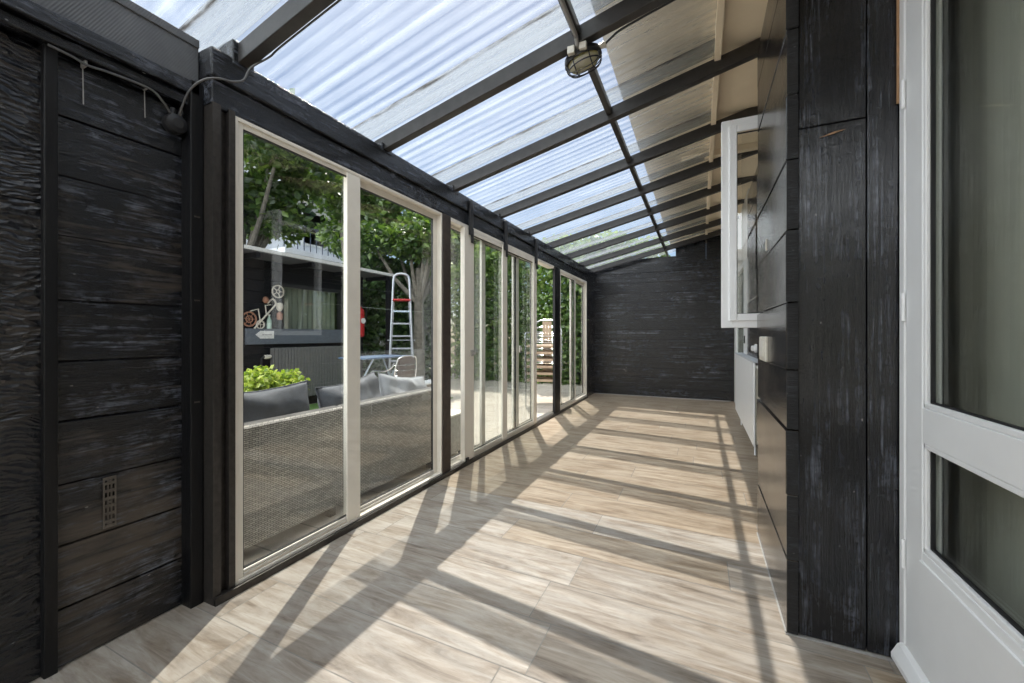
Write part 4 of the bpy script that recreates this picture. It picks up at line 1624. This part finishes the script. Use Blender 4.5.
def chair_parts(root, seat_m, tube_m, slats=True, woven=False):
    """cafe armchair: tube frame, curved back, arms that run into the front legs; origin on the floor, front towards -y"""
    for s in (-1, 1):
        bm = B()
        tube(bm, smoothpts([(s * .27, -.24, 0), (s * .268, -.235, .35), (s * .272, -.22, .60), (s * .275, -.14, .665), (s * .27, .08, .665), (s * .235, .22, .72), (s * .21, .25, .80)], 5), .012, 8)
        obj('arm_frame', bm, tube_m, root)
        bm = B()
        tube(bm, smoothpts([(s * .215, .30, 0), (s * .205, .24, .42), (s * .20, .27, .70), (s * .17, .30, .86)], 5), .012, 8)
        obj('rear_leg', bm, tube_m, root)
    bm = B()
    tube(bm, smoothpts([(-.17, .30, .86), (-.09, .33, .895), (.09, .33, .895), (.17, .30, .86)], 5), .012, 8)
    for z, o_ in ((.52, .25), (.60, .262), (.68, .275), (.76, .29)):
        tube(bm, smoothpts([(-.205, o_ - .02, z), (-.1, o_ + .03, z), (.1, o_ + .03, z), (.205, o_ - .02, z)], 4), .009, 6)
    obj('back_frame', bm, tube_m, root)
    bm = B()
    if woven:
        for k in range(8):
            x0 = -.168 + k * .042
            dx = abs(x0 + .021) / .168
            box(bm, x0, x0 + .0425, .292 - .03 * dx * dx, .306 - .03 * dx * dx, .50, .885 - .035 * dx * dx, .002)
    else:
        for x0, x1 in ((-.075, -.028), (-.024, .024), (.028, .075)):
            box(bm, x0, x1, .298, .312, .50, .87, .004)
    obj('back_panel', bm, seat_m, root)
    bm = B()
    tube(bm, [(-.25, -.235, .425), (.25, -.235, .425), (.205, .235, .425), (-.205, .235, .425)], .011, 8, closed=True)
    obj('seat_frame', bm, tube_m, root)
    bm = B()
    for k in range(7):
        y = -.235 + k * .066
        w = .25 - .045 * (k / 6)
        box(bm, -w, w, y - .028, y + .028, .437, .452, .006)
    box(bm, -.25, .25, -.268, -.250, .410, .450, .006)
    obj('seat', bm, seat_m, root)

t = thing('woven_chair', 'brown woven garden chair at the blue folding table', 'chair', (-4.32, 4.97, -.012), rz=-1.75, world=False)
chair_parts(t, M['brown_weave'], M['chrome'], woven=True)
t = thing('planter_box', 'low grey brown planter with a pale rim before the hedge', 'planter', (-4.33, 5.8, 0))
obj('planter_body', box(B(), -4.48, -4.18, 5.40, 6.2, -.012, .36, .01), M['planter'], t)
obj('pale_rim', box(B(), -4.50, -4.16, 5.38, 6.22, .361, .385, .004), M['sign'], t)

# ---- six stacked cafe chairs outside the open sliding door
proto = thing('stacking_chair', None, 'chair', (-2.50, 6.80, -.012), rz=.22, group='cafe chairs stacked outside the open door', world=False)
chair_parts(proto, M['slat'], M['chrome'])
names = ['lowest', 'second from the bottom', 'third from the bottom', 'third from the top', 'second from the top', 'topmost']
for k in range(6):
    o = proto if k == 0 else copy_tree(proto)
    o.location = (-2.50 + .003 * k, 6.80 - .012 * k, -.012 + .118 * k)
    o.scale = (1.12, 1.08, 1.0)
    o['label'] = 'aluminium cafe armchair with tan slat seat, ' + names[k] + ' of the stack'

# ---- pale apartment house beyond the trees
t = thing('apartment_building', 'white apartment house with a blue balcony railing beyond the trees', 'building', (-17, 13, 0))
bm = box(B(), -20, -16, 8.5, 17.5, -.05, 11.0)
obj('wall', bm, M['facade'], t)
for z in (2.6, 5.2, 7.8):
    for y in (9.6, 12.4, 15.2):
        w = obj('window', frame_bm(B(), -16.06, -15.95, y, y + 1.4, z, z + 1.6, .10), M['sign'], t)
        obj('pane', box(B(), -16.02, -16.0, y + .09, y + 1.31, z + .09, z + 1.51), M['facade_glass'], w)
for z in (4.7, 7.4):
    obj('balcony', box(B(), -15.95, -14.9, 10.8, 15.0, z - .22, z, .02), M['facade'], t)
    bm = B()
    tube(bm, [(-14.95, 10.8, z + 1.0), (-14.95, 15.0, z + 1.0)], .035, 8)
    y = 10.8
    while y < 15.01:
        tube(bm, [(-14.95, y, z), (-14.95, y, z + 1.0)], .018, 6)
        y += .30
    obj('railing', bm, M['rail_blue'], t)
